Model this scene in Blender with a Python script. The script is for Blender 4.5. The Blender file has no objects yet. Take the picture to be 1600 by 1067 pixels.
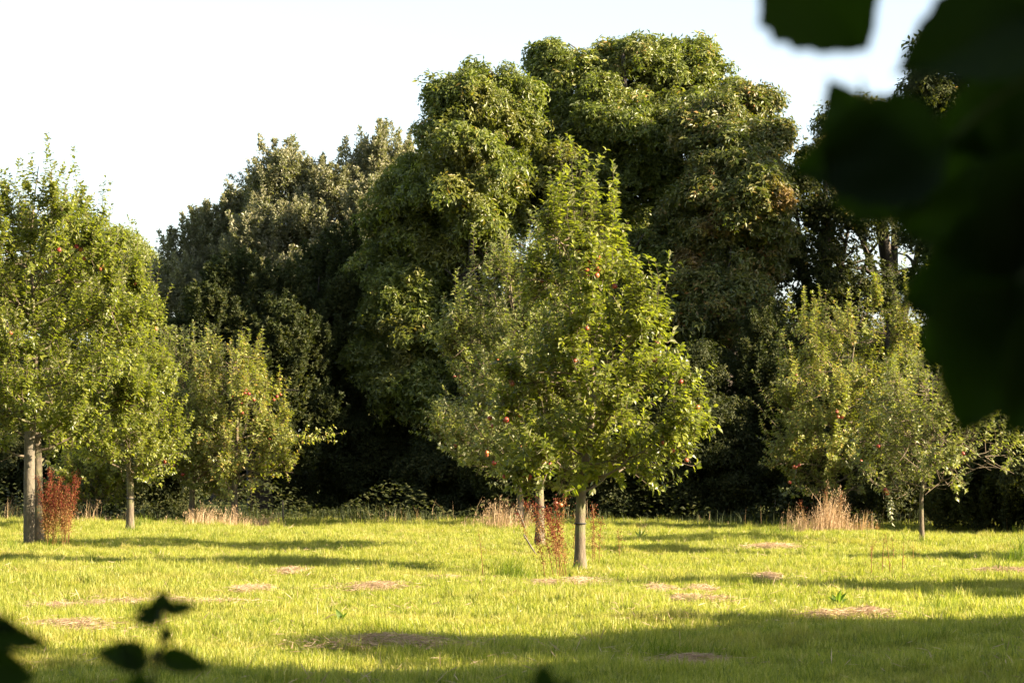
import bpy, math, random
import numpy as np
from mathutils import Vector

SC = bpy.context.scene
COL = SC.collection
RAD = math.radians

# ------------------------------------------------------------------ camera
CAM_Z, FPX = 1.5, 3946.0
PITCH = math.atan(167.0 / FPX)
cam_d = bpy.data.cameras.new('camera')
cam = bpy.data.objects.new('camera', cam_d)
COL.objects.link(cam)
cam.location = (0, 0, CAM_Z)
cam.rotation_euler = (RAD(90) + PITCH, 0, 0)
cam_d.sensor_fit = 'HORIZONTAL'
cam_d.sensor_width = 22.3
cam_d.lens = 55.0
cam_d.clip_start, cam_d.clip_end = 0.05, 5000
cam_d.dof.use_dof = True
cam_d.dof.focus_distance = 31.0
cam_d.dof.aperture_fstop = 5.6
SC.camera = cam

# ------------------------------------------------------------------ light
SUN_AZ, SUN_EL = RAD(17), RAD(25)          # azimuth: from +x towards the viewer's side (-y)
SUN = Vector((math.cos(SUN_EL) * math.cos(SUN_AZ), -math.cos(SUN_EL) * math.sin(SUN_AZ), math.sin(SUN_EL)))
world = bpy.data.worlds.new('World')
SC.world = world
world.use_nodes = True
wn, wl = world.node_tree.nodes, world.node_tree.links
wn.clear()
wo = wn.new('ShaderNodeOutputWorld')
bg = wn.new('ShaderNodeBackground')
sky = wn.new('ShaderNodeTexSky')
sky.sky_type = 'NISHITA'
sky.sun_disc = False
sky.sun_elevation = SUN_EL
sky.sun_rotation = RAD(90) + SUN_AZ
sky.altitude = 0
sky.air_density = 1.0
sky.dust_density = 1.2
sky.ozone_density = 1.5
bg.inputs['Strength'].default_value = 0.060
hsv = wn.new('ShaderNodeHueSaturation'); hsv.inputs['Saturation'].default_value = 0.65   # sky colour desaturated towards white
wl.new(sky.outputs[0], hsv.inputs['Color'])
wl.new(hsv.outputs[0], bg.inputs['Color'])
wl.new(bg.outputs[0], wo.inputs['Surface'])
sun_d = bpy.data.lights.new('sun', 'SUN')
sun_d.energy = 5.0
sun_d.angle = RAD(0.5)
sun_d.color = (1.0, 0.83, 0.59)
sun = bpy.data.objects.new('sun', sun_d)
sun.rotation_euler = SUN.to_track_quat('Z', 'Y').to_euler()
COL.objects.link(sun)

SC.view_settings.view_transform = 'Standard'
SC.view_settings.look = 'None'
SC.view_settings.gamma = 1
SC.view_settings.use_curve_mapping = False
SC.view_settings.exposure = 2.4
SC.render.engine = 'CYCLES'
SC.cycles.max_bounces = 6
SC.cycles.diffuse_bounces = 3
SC.cycles.glossy_bounces = 2
SC.cycles.transmission_bounces = 4

# ------------------------------------------------------------------ helpers
def at(px, py, Y):
    """world point seen at photo pixel (px, py) at distance Y along the ground"""
    xc, yc = (px - 800) / FPX, (533.5 - py) / FPX
    c, s = math.cos(PITCH), math.sin(PITCH)
    d = (xc, c - yc * s, s + yc * c)
    t = Y / d[1]
    return np.array((d[0] * t, Y, CAM_Z + d[2] * t))

def ground_y(py):
    """distance of flat ground seen at photo row py"""
    yc = (533.5 - py) / FPX
    c, s = math.cos(PITCH), math.sin(PITCH)
    return -CAM_Z * (c - yc * s) / (s + yc * c)

def hgt(x, y):
    x, y = np.asarray(x, float), np.asarray(y, float)
    return (0.05 * np.sin(x * 0.7 + 1.3) * np.sin(y * 0.55 + 0.4) + 0.02 * np.sin(x * 1.9 + y * 0.8)
            + 0.015 * np.sin(y * 2.3 - x * 0.6 + 2.0))

def tag(o, label=None, cat=None, group=None, kind=None):
    if label: o['label'] = label
    if cat: o['category'] = cat
    if group: o['group'] = group
    if kind: o['kind'] = kind
    return o

def empty(name, loc, label=None, cat=None, group=None):
    o = bpy.data.objects.new(name, None)
    o.empty_display_size = 0.3
    o.location = loc
    COL.objects.link(o)
    return tag(o, label, cat, group)

def mesh_arrays(name, V, F, mat, rnd=None, smooth=False):
    """V (n,3), F (m,k) with k 3 or 4"""
    V = np.ascontiguousarray(V, np.float32); F = np.ascontiguousarray(F, np.int32)
    me = bpy.data.meshes.new(name)
    k = F.shape[1]
    me.vertices.add(len(V)); me.vertices.foreach_set('co', V.ravel())
    me.loops.add(F.size); me.loops.foreach_set('vertex_index', F.ravel())
    me.polygons.add(len(F))
    me.polygons.foreach_set('loop_start', np.arange(0, F.size, k, dtype=np.int32))
    me.polygons.foreach_set('use_smooth', np.full(len(F), smooth, dtype=bool))
    if rnd is not None:
        a = me.attributes.new('rnd', 'FLOAT', 'POINT')
        a.data.foreach_set('value', np.ascontiguousarray(rnd, np.float32))
    me.update(calc_edges=True)
    if mat: me.materials.append(mat)
    return me

def add(name, me, parent=None, loc=(0, 0, 0)):
    o = bpy.data.objects.new(name, me)
    o.location = loc
    COL.objects.link(o)
    if parent: o.parent = parent
    return o

def unit(a):
    return a / np.maximum(np.linalg.norm(a, axis=-1, keepdims=True), 1e-9)

# leaf templates: (side, along, normal) and triangles
LEAF6 = (np.array([(0, 0, 0), (.42, .26, .07), (.40, .64, .05), (0, 1, -.16), (-.40, .64, .05), (-.42, .26, .07), (0, .48, .0)]),
         np.array([(0, 1, 6), (1, 2, 6), (2, 3, 6), (3, 4, 6), (4, 5, 6), (5, 0, 6)]))
LEAF4 = (np.array([(0, 0, 0), (.5, .48, .08), (0, .5, .0), (-.5, .48, .08), (0, 1, -.16)]),
         np.array([(0, 1, 2), (0, 2, 3), (1, 4, 2), (2, 4, 3)]))
LEAF2 = (np.array([(0, 0, 0), (.5, .52, .06), (0, 1, -.10), (-.5, .52, .06)]),
         np.array([(0, 1, 2), (0, 2, 3)]))

STRAW = (np.array([(0, 0, 0), (.5, .5, .01), (0, 1, -.02), (-.5, .5, .01)]), np.array([(0, 1, 2), (0, 2, 3)]))

def leaves(P, D, N, L, W, tpl, rng, rnd=None):
    T, F = tpl
    n, k = len(P), len(T)
    D = unit(D); S = unit(np.cross(D, N)); N = np.cross(S, D)
    curl = rng.uniform(.3, 1.8, (n, 1, 1))
    L = np.broadcast_to(np.asarray(L, float), (n,)).reshape(n, 1, 1)
    W = np.broadcast_to(np.asarray(W, float), (n,)).reshape(n, 1, 1)
    V = (P[:, None, :] + T[None, :, 0:1] * W * S[:, None, :] + T[None, :, 1:2] * L * D[:, None, :]
         + T[None, :, 2:3] * L * curl * N[:, None, :])
    FF = (np.arange(n) * k)[:, None, None] + F[None]
    if rnd is None: rnd = rng.random(n)
    return V.reshape(-1, 3), FF.reshape(-1, 3), np.repeat(rnd, k)

def tubes(items, sides=5, cap=True):
    """items: list of (points (m,3), radii (m,)) -> V, F(quads)"""
    VV, FF, off = [], [], 0
    ang = np.linspace(0, 2 * math.pi, sides, endpoint=False)
    ca, sa = np.cos(ang)[None, :, None], np.sin(ang)[None, :, None]
    for pts, r in items:
        pts = np.asarray(pts, float); r = np.asarray(r, float)
        t = unit(np.gradient(pts, axis=0))
        ref = np.array((0., 0, 1)) if abs(t[:, 2]).mean() < .8 else np.array((0., 1, 0))
        a = unit(np.cross(t, ref)); b = np.cross(t, a)
        V = pts[:, None] + r[:, None, None] * (ca * a[:, None] + sa * b[:, None])
        m = len(pts)
        i = np.arange(m - 1)[:, None] * sides; j = np.arange(sides)[None]; j2 = (j + 1) % sides
        F = np.stack([i + j, i + j2, i + sides + j2, i + sides + j], -1).reshape(-1, 4) + off
        VV.append(V.reshape(-1, 3)); FF.append(F); off += m * sides
    return np.concatenate(VV), np.concatenate(FF)

def bez(p0, p1, p2, n):
    t = np.linspace(0, 1, n)[:, None]
    return (1 - t) ** 2 * p0 + 2 * t * (1 - t) * p1 + t ** 2 * p2

# ------------------------------------------------------------------ materials
def new_mat(name):
    m = bpy.data.materials.new(name)
    m.use_nodes = True
    m.node_tree.nodes.clear()
    return m, m.node_tree.nodes, m.node_tree.links

def ramp(n, stops, interp='LINEAR'):
    r = n.new('ShaderNodeValToRGB')
    e = r.color_ramp.elements
    r.color_ramp.interpolation = interp
    while len(e) > 2: e.remove(e[-1])
    for i, (p, c) in enumerate(stops):
        x = e[i] if i < 2 else e.new(p)
        x.position = p; x.color = (*c, 1)
    return r

def leaf_mat(name, stops, under=None, rough=.42, trans=.35, tcol=(1.12, 1.2, .32), patch=None, spec=.5):
    m, n, l = new_mat(name)
    out = n.new('ShaderNodeOutputMaterial')
    at_ = n.new('ShaderNodeAttribute'); at_.attribute_name = 'rnd'
    r = ramp(n, stops)
    oi = n.new('ShaderNodeObjectInfo')
    ad = n.new('ShaderNodeMath'); ad.operation = 'MULTIPLY_ADD'; ad.inputs[1].default_value = .34
    sb = n.new('ShaderNodeMath'); sb.operation = 'MULTIPLY_ADD'; sb.inputs[1].default_value = .72; sb.inputs[2].default_value = -.03
    l.new(at_.outputs['Fac'], sb.inputs[0])
    l.new(oi.outputs['Random'], ad.inputs[0]); l.new(sb.outputs[0], ad.inputs[2])
    l.new(ad.outputs[0], r.inputs[0])
    col = r.outputs[0]
    if patch:
        geo = n.new('ShaderNodeNewGeometry')
        nz = n.new('ShaderNodeTexNoise'); nz.inputs['Scale'].default_value = patch[1]; nz.inputs['Detail'].default_value = 3
        l.new(geo.outputs['Position'], nz.inputs['Vector'])
        mr = n.new('ShaderNodeMapRange'); mr.inputs[1].default_value = patch[2]; mr.inputs[2].default_value = patch[2] + .12
        l.new(nz.outputs['Fac'], mr.inputs[0])
        mul = n.new('ShaderNodeMath'); mul.operation = 'MULTIPLY'; mul.inputs[1].default_value = patch[3]
        l.new(mr.outputs[0], mul.inputs[0])
        mx = n.new('ShaderNodeMix'); mx.data_type = 'RGBA'
        l.new(mul.outputs[0], mx.inputs[0]); l.new(col, mx.inputs[6]); mx.inputs[7].default_value = (*patch[0], 1)
        col = mx.outputs[2]
    top = col
    if under:
        geo2 = n.new('ShaderNodeNewGeometry')
        mx2 = n.new('ShaderNodeMix'); mx2.data_type = 'RGBA'
        l.new(geo2.outputs['Backfacing'], mx2.inputs[0]); l.new(col, mx2.inputs[6]); mx2.inputs[7].default_value = (*under, 1)
        top = mx2.outputs[2]
    p = n.new('ShaderNodeBsdfPrincipled')
    p.inputs['Roughness'].default_value = rough
    p.inputs['Specular IOR Level'].default_value = spec
    l.new(top, p.inputs['Base Color'])
    tr = n.new('ShaderNodeBsdfTranslucent')
    tm = n.new('ShaderNodeMix'); tm.data_type = 'RGBA'; tm.blend_type = 'MULTIPLY'; tm.inputs[0].default_value = 1
    l.new(col, tm.inputs[6]); tm.inputs[7].default_value = (*tcol, 1)
    sc_ = n.new('ShaderNodeMix'); sc_.data_type = 'RGBA'; sc_.blend_type = 'MULTIPLY'; sc_.inputs[0].default_value = 1
    l.new(tm.outputs[2], sc_.inputs[6]); sc_.inputs[7].default_value = (1.6, 1.6, 1.6, 1)
    l.new(sc_.outputs[2], tr.inputs['Color'])
    ms = n.new('ShaderNodeMixShader'); ms.inputs[0].default_value = trans
    l.new(p.outputs[0], ms.inputs[1]); l.new(tr.outputs[0], ms.inputs[2])
    l.new(ms.outputs[0], out.inputs['Surface'])
    return m

def bark_mat(name, c0, c1, scale=8, bump=.4, moss=None):
    m, n, l = new_mat(name)
    out = n.new('ShaderNodeOutputMaterial')
    p = n.new('ShaderNodeBsdfPrincipled'); p.inputs['Roughness'].default_value = .85
    tc = n.new('ShaderNodeTexCoord'); mp = n.new('ShaderNodeMapping'); mp.inputs['Scale'].default_value = (1, 1, .28)
    l.new(tc.outputs['Object'], mp.inputs[0])
    nz = n.new('ShaderNodeTexNoise'); nz.inputs['Scale'].default_value = scale * 4; nz.inputs['Detail'].default_value = 8
    nz.inputs['Roughness'].default_value = .65
    l.new(mp.outputs[0], nz.inputs['Vector'])
    r = ramp(n, [(.3, c0), (.68, c1)])
    l.new(nz.outputs['Fac'], r.inputs[0])
    col = r.outputs[0]
    if moss:
        n2 = n.new('ShaderNodeTexNoise'); n2.inputs['Scale'].default_value = scale * .7; n2.inputs['Detail'].default_value = 5
        l.new(tc.outputs['Object'], n2.inputs['Vector'])
        mr = n.new('ShaderNodeMapRange'); mr.inputs[1].default_value = .5; mr.inputs[2].default_value = .62
        l.new(n2.outputs['Fac'], mr.inputs[0])
        mx = n.new('ShaderNodeMix'); mx.data_type = 'RGBA'
        l.new(mr.outputs[0], mx.inputs[0]); l.new(col, mx.inputs[6]); mx.inputs[7].default_value = (*moss, 1)
        col = mx.outputs[2]
    l.new(col, p.inputs['Base Color'])
    b = n.new('ShaderNodeBump'); b.inputs['Strength'].default_value = bump; b.inputs['Distance'].default_value = .02
    l.new(nz.outputs['Fac'], b.inputs['Height']); l.new(b.outputs[0], p.inputs['Normal'])
    l.new(p.outputs[0], out.inputs['Surface'])
    return m

M = {}
M['apple_leaf'] = leaf_mat('apple_leaf', [(0, (.06, .08, .010)), (.45, (.15, .17, .022)), (.85, (.25, .25, .045)), (1, (.34, .27, .06))],
                           under=(.34, .34, .18), rough=.4, trans=.44, spec=.5)
M['apple_leaf_grey'] = leaf_mat('apple_leaf_grey', [(0, (.08, .10, .025)), (.5, (.15, .17, .045)), (.88, (.23, .23, .08)), (1, (.30, .23, .08))],
                                under=(.36, .36, .24), rough=.38, trans=.38, spec=.55)
M['apple_leaf_yellow'] = leaf_mat('apple_leaf_yellow', [(0, (.09, .115, .02)), (.5, (.18, .20, .04)), (.85, (.25, .25, .065)), (1, (.32, .21, .06))],
                                  under=(.22, .24, .13), rough=.42, trans=.36)
M['chestnut_leaf'] = leaf_mat('chestnut_leaf', [(0, (.055, .075, .010)), (.5, (.115, .14, .02)), (.9, (.185, .195, .035)), (1, (.26, .16, .04))],
                              under=(.10, .12, .05), rough=.45, trans=.33, patch=((.17, .14, .03), .55, .56, .55))
M['autumn_leaf'] = leaf_mat('autumn_leaf', [(0, (.045, .065, .012)), (.5, (.10, .115, .02)), (.85, (.17, .15, .035)), (1, (.26, .12, .04))],
                            under=(.10, .11, .05), rough=.45, trans=.3, patch=((.22, .11, .035), .8, .57, .6))
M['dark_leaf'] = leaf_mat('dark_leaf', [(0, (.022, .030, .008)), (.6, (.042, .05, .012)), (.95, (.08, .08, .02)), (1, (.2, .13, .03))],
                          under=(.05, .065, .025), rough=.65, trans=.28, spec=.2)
M['sallow_leaf'] = leaf_mat('sallow_leaf', [(0, (.07, .08, .032)), (.5, (.13, .135, .062)), (1, (.22, .205, .12))],
                            under=(.32, .30, .19), rough=.5, trans=.3)
M['pale_leaf'] = leaf_mat('pale_leaf', [(0, (.09, .12, .02)), (.5, (.14, .16, .03)), (1, (.19, .18, .04))],
                          under=(.16, .17, .07), rough=.5, trans=.35)
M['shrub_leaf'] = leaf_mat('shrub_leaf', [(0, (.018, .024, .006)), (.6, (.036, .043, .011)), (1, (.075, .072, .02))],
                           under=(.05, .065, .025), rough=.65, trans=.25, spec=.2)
M['near_leaf'] = leaf_mat('near_leaf', [(0, (.016, .032, .006)), (1, (.026, .05, .008))], under=(.03, .05, .012), rough=.6, trans=.45, spec=.2)
M['weed_leaf'] = leaf_mat('weed_leaf', [(0, (.07, .12, .02)), (1, (.12, .18, .04))], under=(.14, .19, .04), rough=.6, trans=.45, spec=.2)
M['apple_bark'] = bark_mat('apple_bark', (.055, .04, .025), (.16, .125, .08), 6, .8, moss=(.12, .12, .05))
M['twig'] = bark_mat('twig', (.08, .055, .03), (.16, .12, .08), 12, .2)
M['dark_bark'] = bark_mat('dark_bark', (.025, .02, .015), (.07, .055, .04), 3, .7)
M['stake_wood'] = bark_mat('stake_wood', (.06, .05, .035), (.16, .135, .095), 10, .6)
M['sprig_stem'] = bark_mat('sprig_stem', (.05, .07, .02), (.09, .10, .03), 30, .2)

def plain(name, c, rough=.6, var=0.0):
    m, n, l = new_mat(name)
    out = n.new('ShaderNodeOutputMaterial')
    p = n.new('ShaderNodeBsdfPrincipled'); p.inputs['Roughness'].default_value = rough
    if var:
        tc = n.new('ShaderNodeTexCoord'); nz = n.new('ShaderNodeTexNoise'); nz.inputs['Scale'].default_value = 20
        l.new(tc.outputs['Object'], nz.inputs['Vector'])
        r = ramp(n, [(.3, tuple(v * (1 - var) for v in c)), (.7, tuple(v * (1 + var) for v in c))])
        l.new(nz.outputs['Fac'], r.inputs[0]); l.new(r.outputs[0], p.inputs['Base Color'])
    else:
        p.inputs['Base Color'].default_value = (*c, 1)
    l.new(p.outputs[0], out.inputs['Surface'])
    return m

M['tie'] = plain('tie_rubber', (.02, .02, .02), .7, .3)
M['apple_stalk'] = plain('apple_stalk', (.10, .06, .03), .8)

def apple_skin():
    m, n, l = new_mat('apple_skin')
    out = n.new('ShaderNodeOutputMaterial')
    p = n.new('ShaderNodeBsdfPrincipled'); p.inputs['Roughness'].default_value = .35
    tc = n.new('ShaderNodeTexCoord'); nz = n.new('ShaderNodeTexNoise'); nz.inputs['Scale'].default_value = 16; nz.inputs['Detail'].default_value = 4
    oi = n.new('ShaderNodeObjectInfo')
    l.new(tc.outputs['Object'], nz.inputs['Vector'])
    ad = n.new('ShaderNodeMath'); ad.operation = 'MULTIPLY_ADD'; ad.inputs[1].default_value = .35; 
    l.new(oi.outputs['Random'], ad.inputs[0]); l.new(nz.outputs['Fac'], ad.inputs[2])
    r = ramp(n, [(.35, (.17, .014, .014)), (.65, (.27, .04, .03)), (.95, (.33, .14, .045))])
    l.new(ad.outputs[0], r.inputs[0]); l.new(r.outputs[0], p.inputs['Base Color'])
    l.new(p.outputs[0], out.inputs['Surface'])
    return m
M['apple'] = apple_skin()

def straw_mat(name, stops, trans=.3):
    return leaf_mat(name, stops, rough=.65, trans=trans, tcol=(1, .9, .7), spec=.2)
M['straw'] = straw_mat('straw', [(0, (.20, .13, .075)), (.5, (.38, .27, .16)), (1, (.55, .42, .27))])
M['hay'] = straw_mat('hay', [(0, (.20, .13, .085)), (.5, (.42, .30, .20)), (1, (.58, .46, .32))], .2)
M['dock_seed'] = straw_mat('dock_seed', [(0, (.07, .015, .009)), (.6, (.16, .032, .017)), (1, (.26, .09, .04))], .3)
M['dock_pale'] = straw_mat('dock_pale', [(0, (.18, .10, .03)), (.6, (.30, .18, .06)), (1, (.36, .26, .10))], .3)

def grass_mat(name, dry=.5):
    m, n, l = new_mat(name)
    out = n.new('ShaderNodeOutputMaterial')
    oi = n.new('ShaderNodeObjectInfo'); geo = n.new('ShaderNodeNewGeometry')
    a = n.new('ShaderNodeAttribute'); a.attribute_name = 'rnd'
    r = ramp(n, [(0, (.06, .095, .014)), (.4, (.215, .24, .036)), (.85, (.36, .335, .07)), (1, (.50, .42, .18))])
    ad = n.new('ShaderNodeMath'); ad.operation = 'MULTIPLY_ADD'; ad.inputs[1].default_value = .35
    l.new(oi.outputs['Random'], ad.inputs[0])
    sb = n.new('ShaderNodeMath'); sb.operation = 'MULTIPLY'; sb.inputs[1].default_value = .72
    l.new(a.outputs['Fac'], sb.inputs[0]); l.new(sb.outputs[0], ad.inputs[2])
    l.new(ad.outputs[0], r.inputs[0])
    mp = n.new('ShaderNodeMapping'); mp.inputs['Scale'].default_value = (.6, 1.3, .1)
    l.new(geo.outputs['Position'], mp.inputs[0])
    nz = n.new('ShaderNodeTexNoise'); nz.inputs['Scale'].default_value = .55; nz.inputs['Detail'].default_value = 6; nz.inputs['Roughness'].default_value = .62
    l.new(mp.outputs[0], nz.inputs['Vector'])
    mr = n.new('ShaderNodeMapRange'); mr.inputs[1].default_value = .53; mr.inputs[2].default_value = .70; mr.inputs[4].default_value = dry
    l.new(nz.outputs['Fac'], mr.inputs[0])
    mx = n.new('ShaderNodeMix'); mx.data_type = 'RGBA'
    l.new(mr.outputs[0], mx.inputs[0]); l.new(r.outputs[0], mx.inputs[6]); mx.inputs[7].default_value = (.36, .28, .10, 1)
    p = n.new('ShaderNodeBsdfPrincipled'); p.inputs['Roughness'].default_value = .5; p.inputs['Specular IOR Level'].default_value = .35
    l.new(mx.outputs[2], p.inputs['Base Color'])
    tr = n.new('ShaderNodeBsdfTranslucent')
    tm = n.new('ShaderNodeMix'); tm.data_type = 'RGBA'; tm.blend_type = 'MULTIPLY'; tm.inputs[0].default_value = 1
    l.new(mx.outputs[2], tm.inputs[6]); tm.inputs[7].default_value = (1.5, 1.7, .6, 1)
    l.new(tm.outputs[2], tr.inputs['Color'])
    ms = n.new('ShaderNodeMixShader'); ms.inputs[0].default_value = .42
    l.new(p.outputs[0], ms.inputs[1]); l.new(tr.outputs[0], ms.inputs[2])
    l.new(ms.outputs[0], out.inputs['Surface'])
    return m
M['grass'] = grass_mat('grass_blade', .55)
M['grass_deep'] = leaf_mat('grass_deep', [(0, (.05, .09, .010)), (.6, (.12, .16, .018)), (1, (.2, .22, .04))], rough=.6, trans=.42, spec=.2)

def ground_mat():
    m, n, l = new_mat('ground_turf')
    out = n.new('ShaderNodeOutputMaterial')
    p = n.new('ShaderNodeBsdfPrincipled'); p.inputs['Roughness'].default_value = .95; p.inputs['Specular IOR Level'].default_value = .1
    geo = n.new('ShaderNodeNewGeometry')
    nz = n.new('ShaderNodeTexNoise'); nz.inputs['Scale'].default_value = 3.5; nz.inputs['Detail'].default_value = 9; nz.inputs['Roughness'].default_value = .7
    l.new(geo.outputs['Position'], nz.inputs['Vector'])
    r = ramp(n, [(.3, (.05, .06, .018)), (.55, (.10, .115, .03)), (.75, (.19, .16, .07))])
    l.new(nz.outputs['Fac'], r.inputs[0]); l.new(r.outputs[0], p.inputs['Base Color'])
    b = n.new('ShaderNodeBump'); b.inputs['Distance'].default_value = .05; b.inputs['Strength'].default_value = .8
    l.new(nz.outputs['Fac'], b.inputs['Height']); l.new(b.outputs[0], p.inputs['Normal'])
    l.new(p.outputs[0], out.inputs['Surface'])
    return m
M['ground'] = ground_mat()

# ------------------------------------------------------------------ ground
def build_ground():
    xs = np.concatenate([[-1500, -400, -120, -60], np.linspace(-30, 30, 121), [60, 120, 400, 1500]])
    ys = np.concatenate([[-1500, -300, -60], np.linspace(-10, 70, 161), [100, 200, 600, 1800]])
    X, Y = np.meshgrid(xs, ys)
    inside = (abs(X) < 31) & (Y > -11) & (Y < 71)
    Z = np.where(inside, hgt(X, Y), 0)
    V = np.stack([X, Y, Z], -1).reshape(-1, 3)
    nx, ny = len(xs), len(ys)
    i = np.arange(ny - 1)[:, None] * nx + np.arange(nx - 1)[None]
    F = np.stack([i, i + 1, i + nx + 1, i + nx], -1).reshape(-1, 4)
    o = add('ground', mesh_arrays('ground', V, F, M['ground'], smooth=True))
    o['kind'] = 'structure'
build_ground()

# ------------------------------------------------------------------ grass
def blades(P, hts, rng, width, lean=.35, seg=2, wind=(0, 0)):
    """tapered bending blades: P (n,3), 4 or 2 triangles each"""
    n = len(P)
    az = rng.uniform(0, 2 * math.pi, n)
    ln = np.abs(rng.normal(0, lean, n))
    D = np.stack([np.cos(az) * ln + wind[0], np.sin(az) * ln + wind[1], np.zeros(n)], -1)
    fa = rng.uniform(0, 2 * math.pi, n)
    S = np.stack([np.cos(fa), np.sin(fa), np.zeros(n)], -1) * (np.broadcast_to(width, (n,))[:, None] * .5)
    H = hts[:, None]; up = np.array([[0, 0, 1.]])
    p0, p1, p2 = P, P + (up * .55 + D * .25) * H, P + (up * (1 - .25 * ln[:, None]) + D) * H
    V = np.stack([p0 - S, p0 + S, p1 - S * .85, p1 + S * .85, p2], 1)
    F = np.array([(0, 1, 3), (0, 3, 2), (2, 3, 4)])
    FF = (np.arange(n) * 5)[:, None, None] + F[None]
    return V.reshape(-1, 3), FF.reshape(-1, 3), np.repeat(rng.random(n), 5)

def merge(parts):
    V, F, R, off = [], [], [], 0
    for v, f, r in parts:
        V.append(v); F.append(f + off); R.append(r); off += len(v)
    return np.concatenate(V), np.concatenate(F), np.concatenate(R)

def scatter_group(coll, z_only=False):
    ng = bpy.data.node_groups.new('scatter', 'GeometryNodeTree')
    ng.interface.new_socket('Geometry', in_out='INPUT', socket_type='NodeSocketGeometry')
    ng.interface.new_socket('Geometry', in_out='OUTPUT', socket_type='NodeSocketGeometry')
    N, L = ng.nodes, ng.links
    gi, go = N.new('NodeGroupInput'), N.new('NodeGroupOutput')
    m2p = N.new('GeometryNodeMeshToPoints'); iop = N.new('GeometryNodeInstanceOnPoints')
    ci = N.new('GeometryNodeCollectionInfo'); ci.inputs['Collection'].default_value = coll
    ci.inputs['Separate Children'].default_value = True; ci.inputs['Reset Children'].default_value = True
    def named(nm, t):
        x = N.new('GeometryNodeInputNamedAttribute'); x.data_type = t; x.inputs['Name'].default_value = nm
        return [q for q in x.outputs if q.enabled and q.name == 'Attribute'][0]
    L.new(gi.outputs[0], m2p.inputs[0]); L.new(m2p.outputs[0], iop.inputs['Points'])
    L.new(ci.outputs[0], iop.inputs['Instance']); iop.inputs['Pick Instance'].default_value = True
    L.new(named('idx', 'INT'), iop.inputs['Instance Index'])
    L.new(named('rot', 'FLOAT_VECTOR'), iop.inputs['Rotation'])
    if z_only:
        cs = N.new('ShaderNodeCombineXYZ'); cs.inputs[0].default_value = 1; cs.inputs[1].default_value = 1
        L.new(named('s', 'FLOAT'), cs.inputs[2]); L.new(cs.outputs[0], iop.inputs['Scale'])
    else:
        L.new(named('s', 'FLOAT'), iop.inputs['Scale'])
    L.new(iop.outputs[0], go.inputs[0])
    return ng

def scatter(root, C, rot, s, idx, ng):
    me = bpy.data.meshes.new('foliage'); n = len(C)
    me.vertices.add(n); me.vertices.foreach_set('co', np.ascontiguousarray(C, np.float32).ravel())
    for nm, typ, arr, key in (('s', 'FLOAT', s.astype(np.float32), 'value'), ('rot', 'FLOAT_VECTOR', rot.astype(np.float32), 'vector'), ('idx', 'INT', idx.astype(np.int32), 'value')):
        a = me.attributes.new(nm, typ, 'POINT'); a.data.foreach_set(key, np.ascontiguousarray(arr).ravel())
    o = tag(add('foliage', me, root), kind='stuff')
    md = o.modifiers.new('scatter', 'NODES'); md.node_group = ng
    return o

def build_grass():
    rng = np.random.default_rng(11)
    coll = bpy.data.collections.new('grass_tufts')
    for k in range(7):
        n = 95
        r = .17 * np.sqrt(rng.random(n)) * (1.2 if k < 5 else .6); t = rng.uniform(0, 6.283, n)
        P = np.stack([r * np.cos(t), r * np.sin(t), np.full(n, -.01)], -1)
        h = rng.uniform(.04, .105, n) * (1 if k < 5 else 1.5) * (1 - .25 * r / .2)
        V, F, R = blades(P, h, rng, rng.uniform(.004, .0075, n), lean=.5)
        o = bpy.data.objects.new('tuft', mesh_arrays('tuft', V, F, M['grass'], R))
        coll.objects.link(o)
    n = 60000
    Y = 7 + 44 * rng.random(n) ** 0.85
    X = rng.uniform(-1, 1, n) * (3.2 + Y * .27)
    clump = (np.sin(X * 2.1 + np.sin(Y * 1.3)) * np.sin(Y * 2.7 + X * .9) + np.sin(X * 5.3 + 1) * np.sin(Y * 4.1) * .6
             + np.sin(X * 9.1 + Y) * np.sin(Y * 7.7 - X * 2) * .5)
    s = np.clip(.95 + .33 * clump + rng.normal(0, .18, n), .4, 2.1) * np.where(Y > 44, 1.2, 1.0)
    o = scatter(None, np.stack([X, Y, hgt(X, Y)], -1), np.stack([rng.normal(0, .12, n), rng.normal(0, .12, n), rng.uniform(0, 6.283, n)], -1), s,
                np.where(rng.random(n) < .9, rng.integers(0, 5, n), rng.integers(5, 7, n)), scatter_group(coll, True))
    o.name = 'grass'
    tag(o, 'sunlit yellow green mown grass of the orchard meadow', 'grass', kind='stuff')
build_grass()

# ------------------------------------------------------------------ apple trees
def apple_mesh():
    prof = [(0, -.86), (.35, -.95), (.75, -.72), (.97, -.2), (1.0, .15), (.86, .62), (.5, .86), (.18, .80), (0, .68)]
    V, F = [], []
    S = 12
    for r, z in prof:
        for k in range(S):
            a = 2 * math.pi * k / S
            V.append((r * .036 * math.cos(a), r * .036 * math.sin(a), z * .034))
    for i in range(len(prof) - 1):
        for k in range(S):
            F.append((i * S + k, i * S + (k + 1) % S, (i + 1) * S + (k + 1) % S, (i + 1) * S + k))
    return mesh_arrays('apple', np.array(V), np.array(F), M['apple'], smooth=True)
APPLE = apple_mesh()
LEAF_PART = {}
def leaf_part_mesh(mat):
    if mat not in LEAF_PART:
        rng = np.random.default_rng(3)
        lst = []
        for i in range(6):
            V, F, R = leaves(np.zeros((1, 3)), np.array([[0, 1., 0]]), np.array([[0, 0, 1.]]), .085, .05, LEAF6, rng)
            lst.append(mesh_arrays('leaf', V, F, M[mat], R))
        LEAF_PART[mat] = lst
    return LEAF_PART[mat]

def sstep(prof, z):
    return np.interp(z, [p[0] for p in prof], [p[1] for p in prof])

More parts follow.
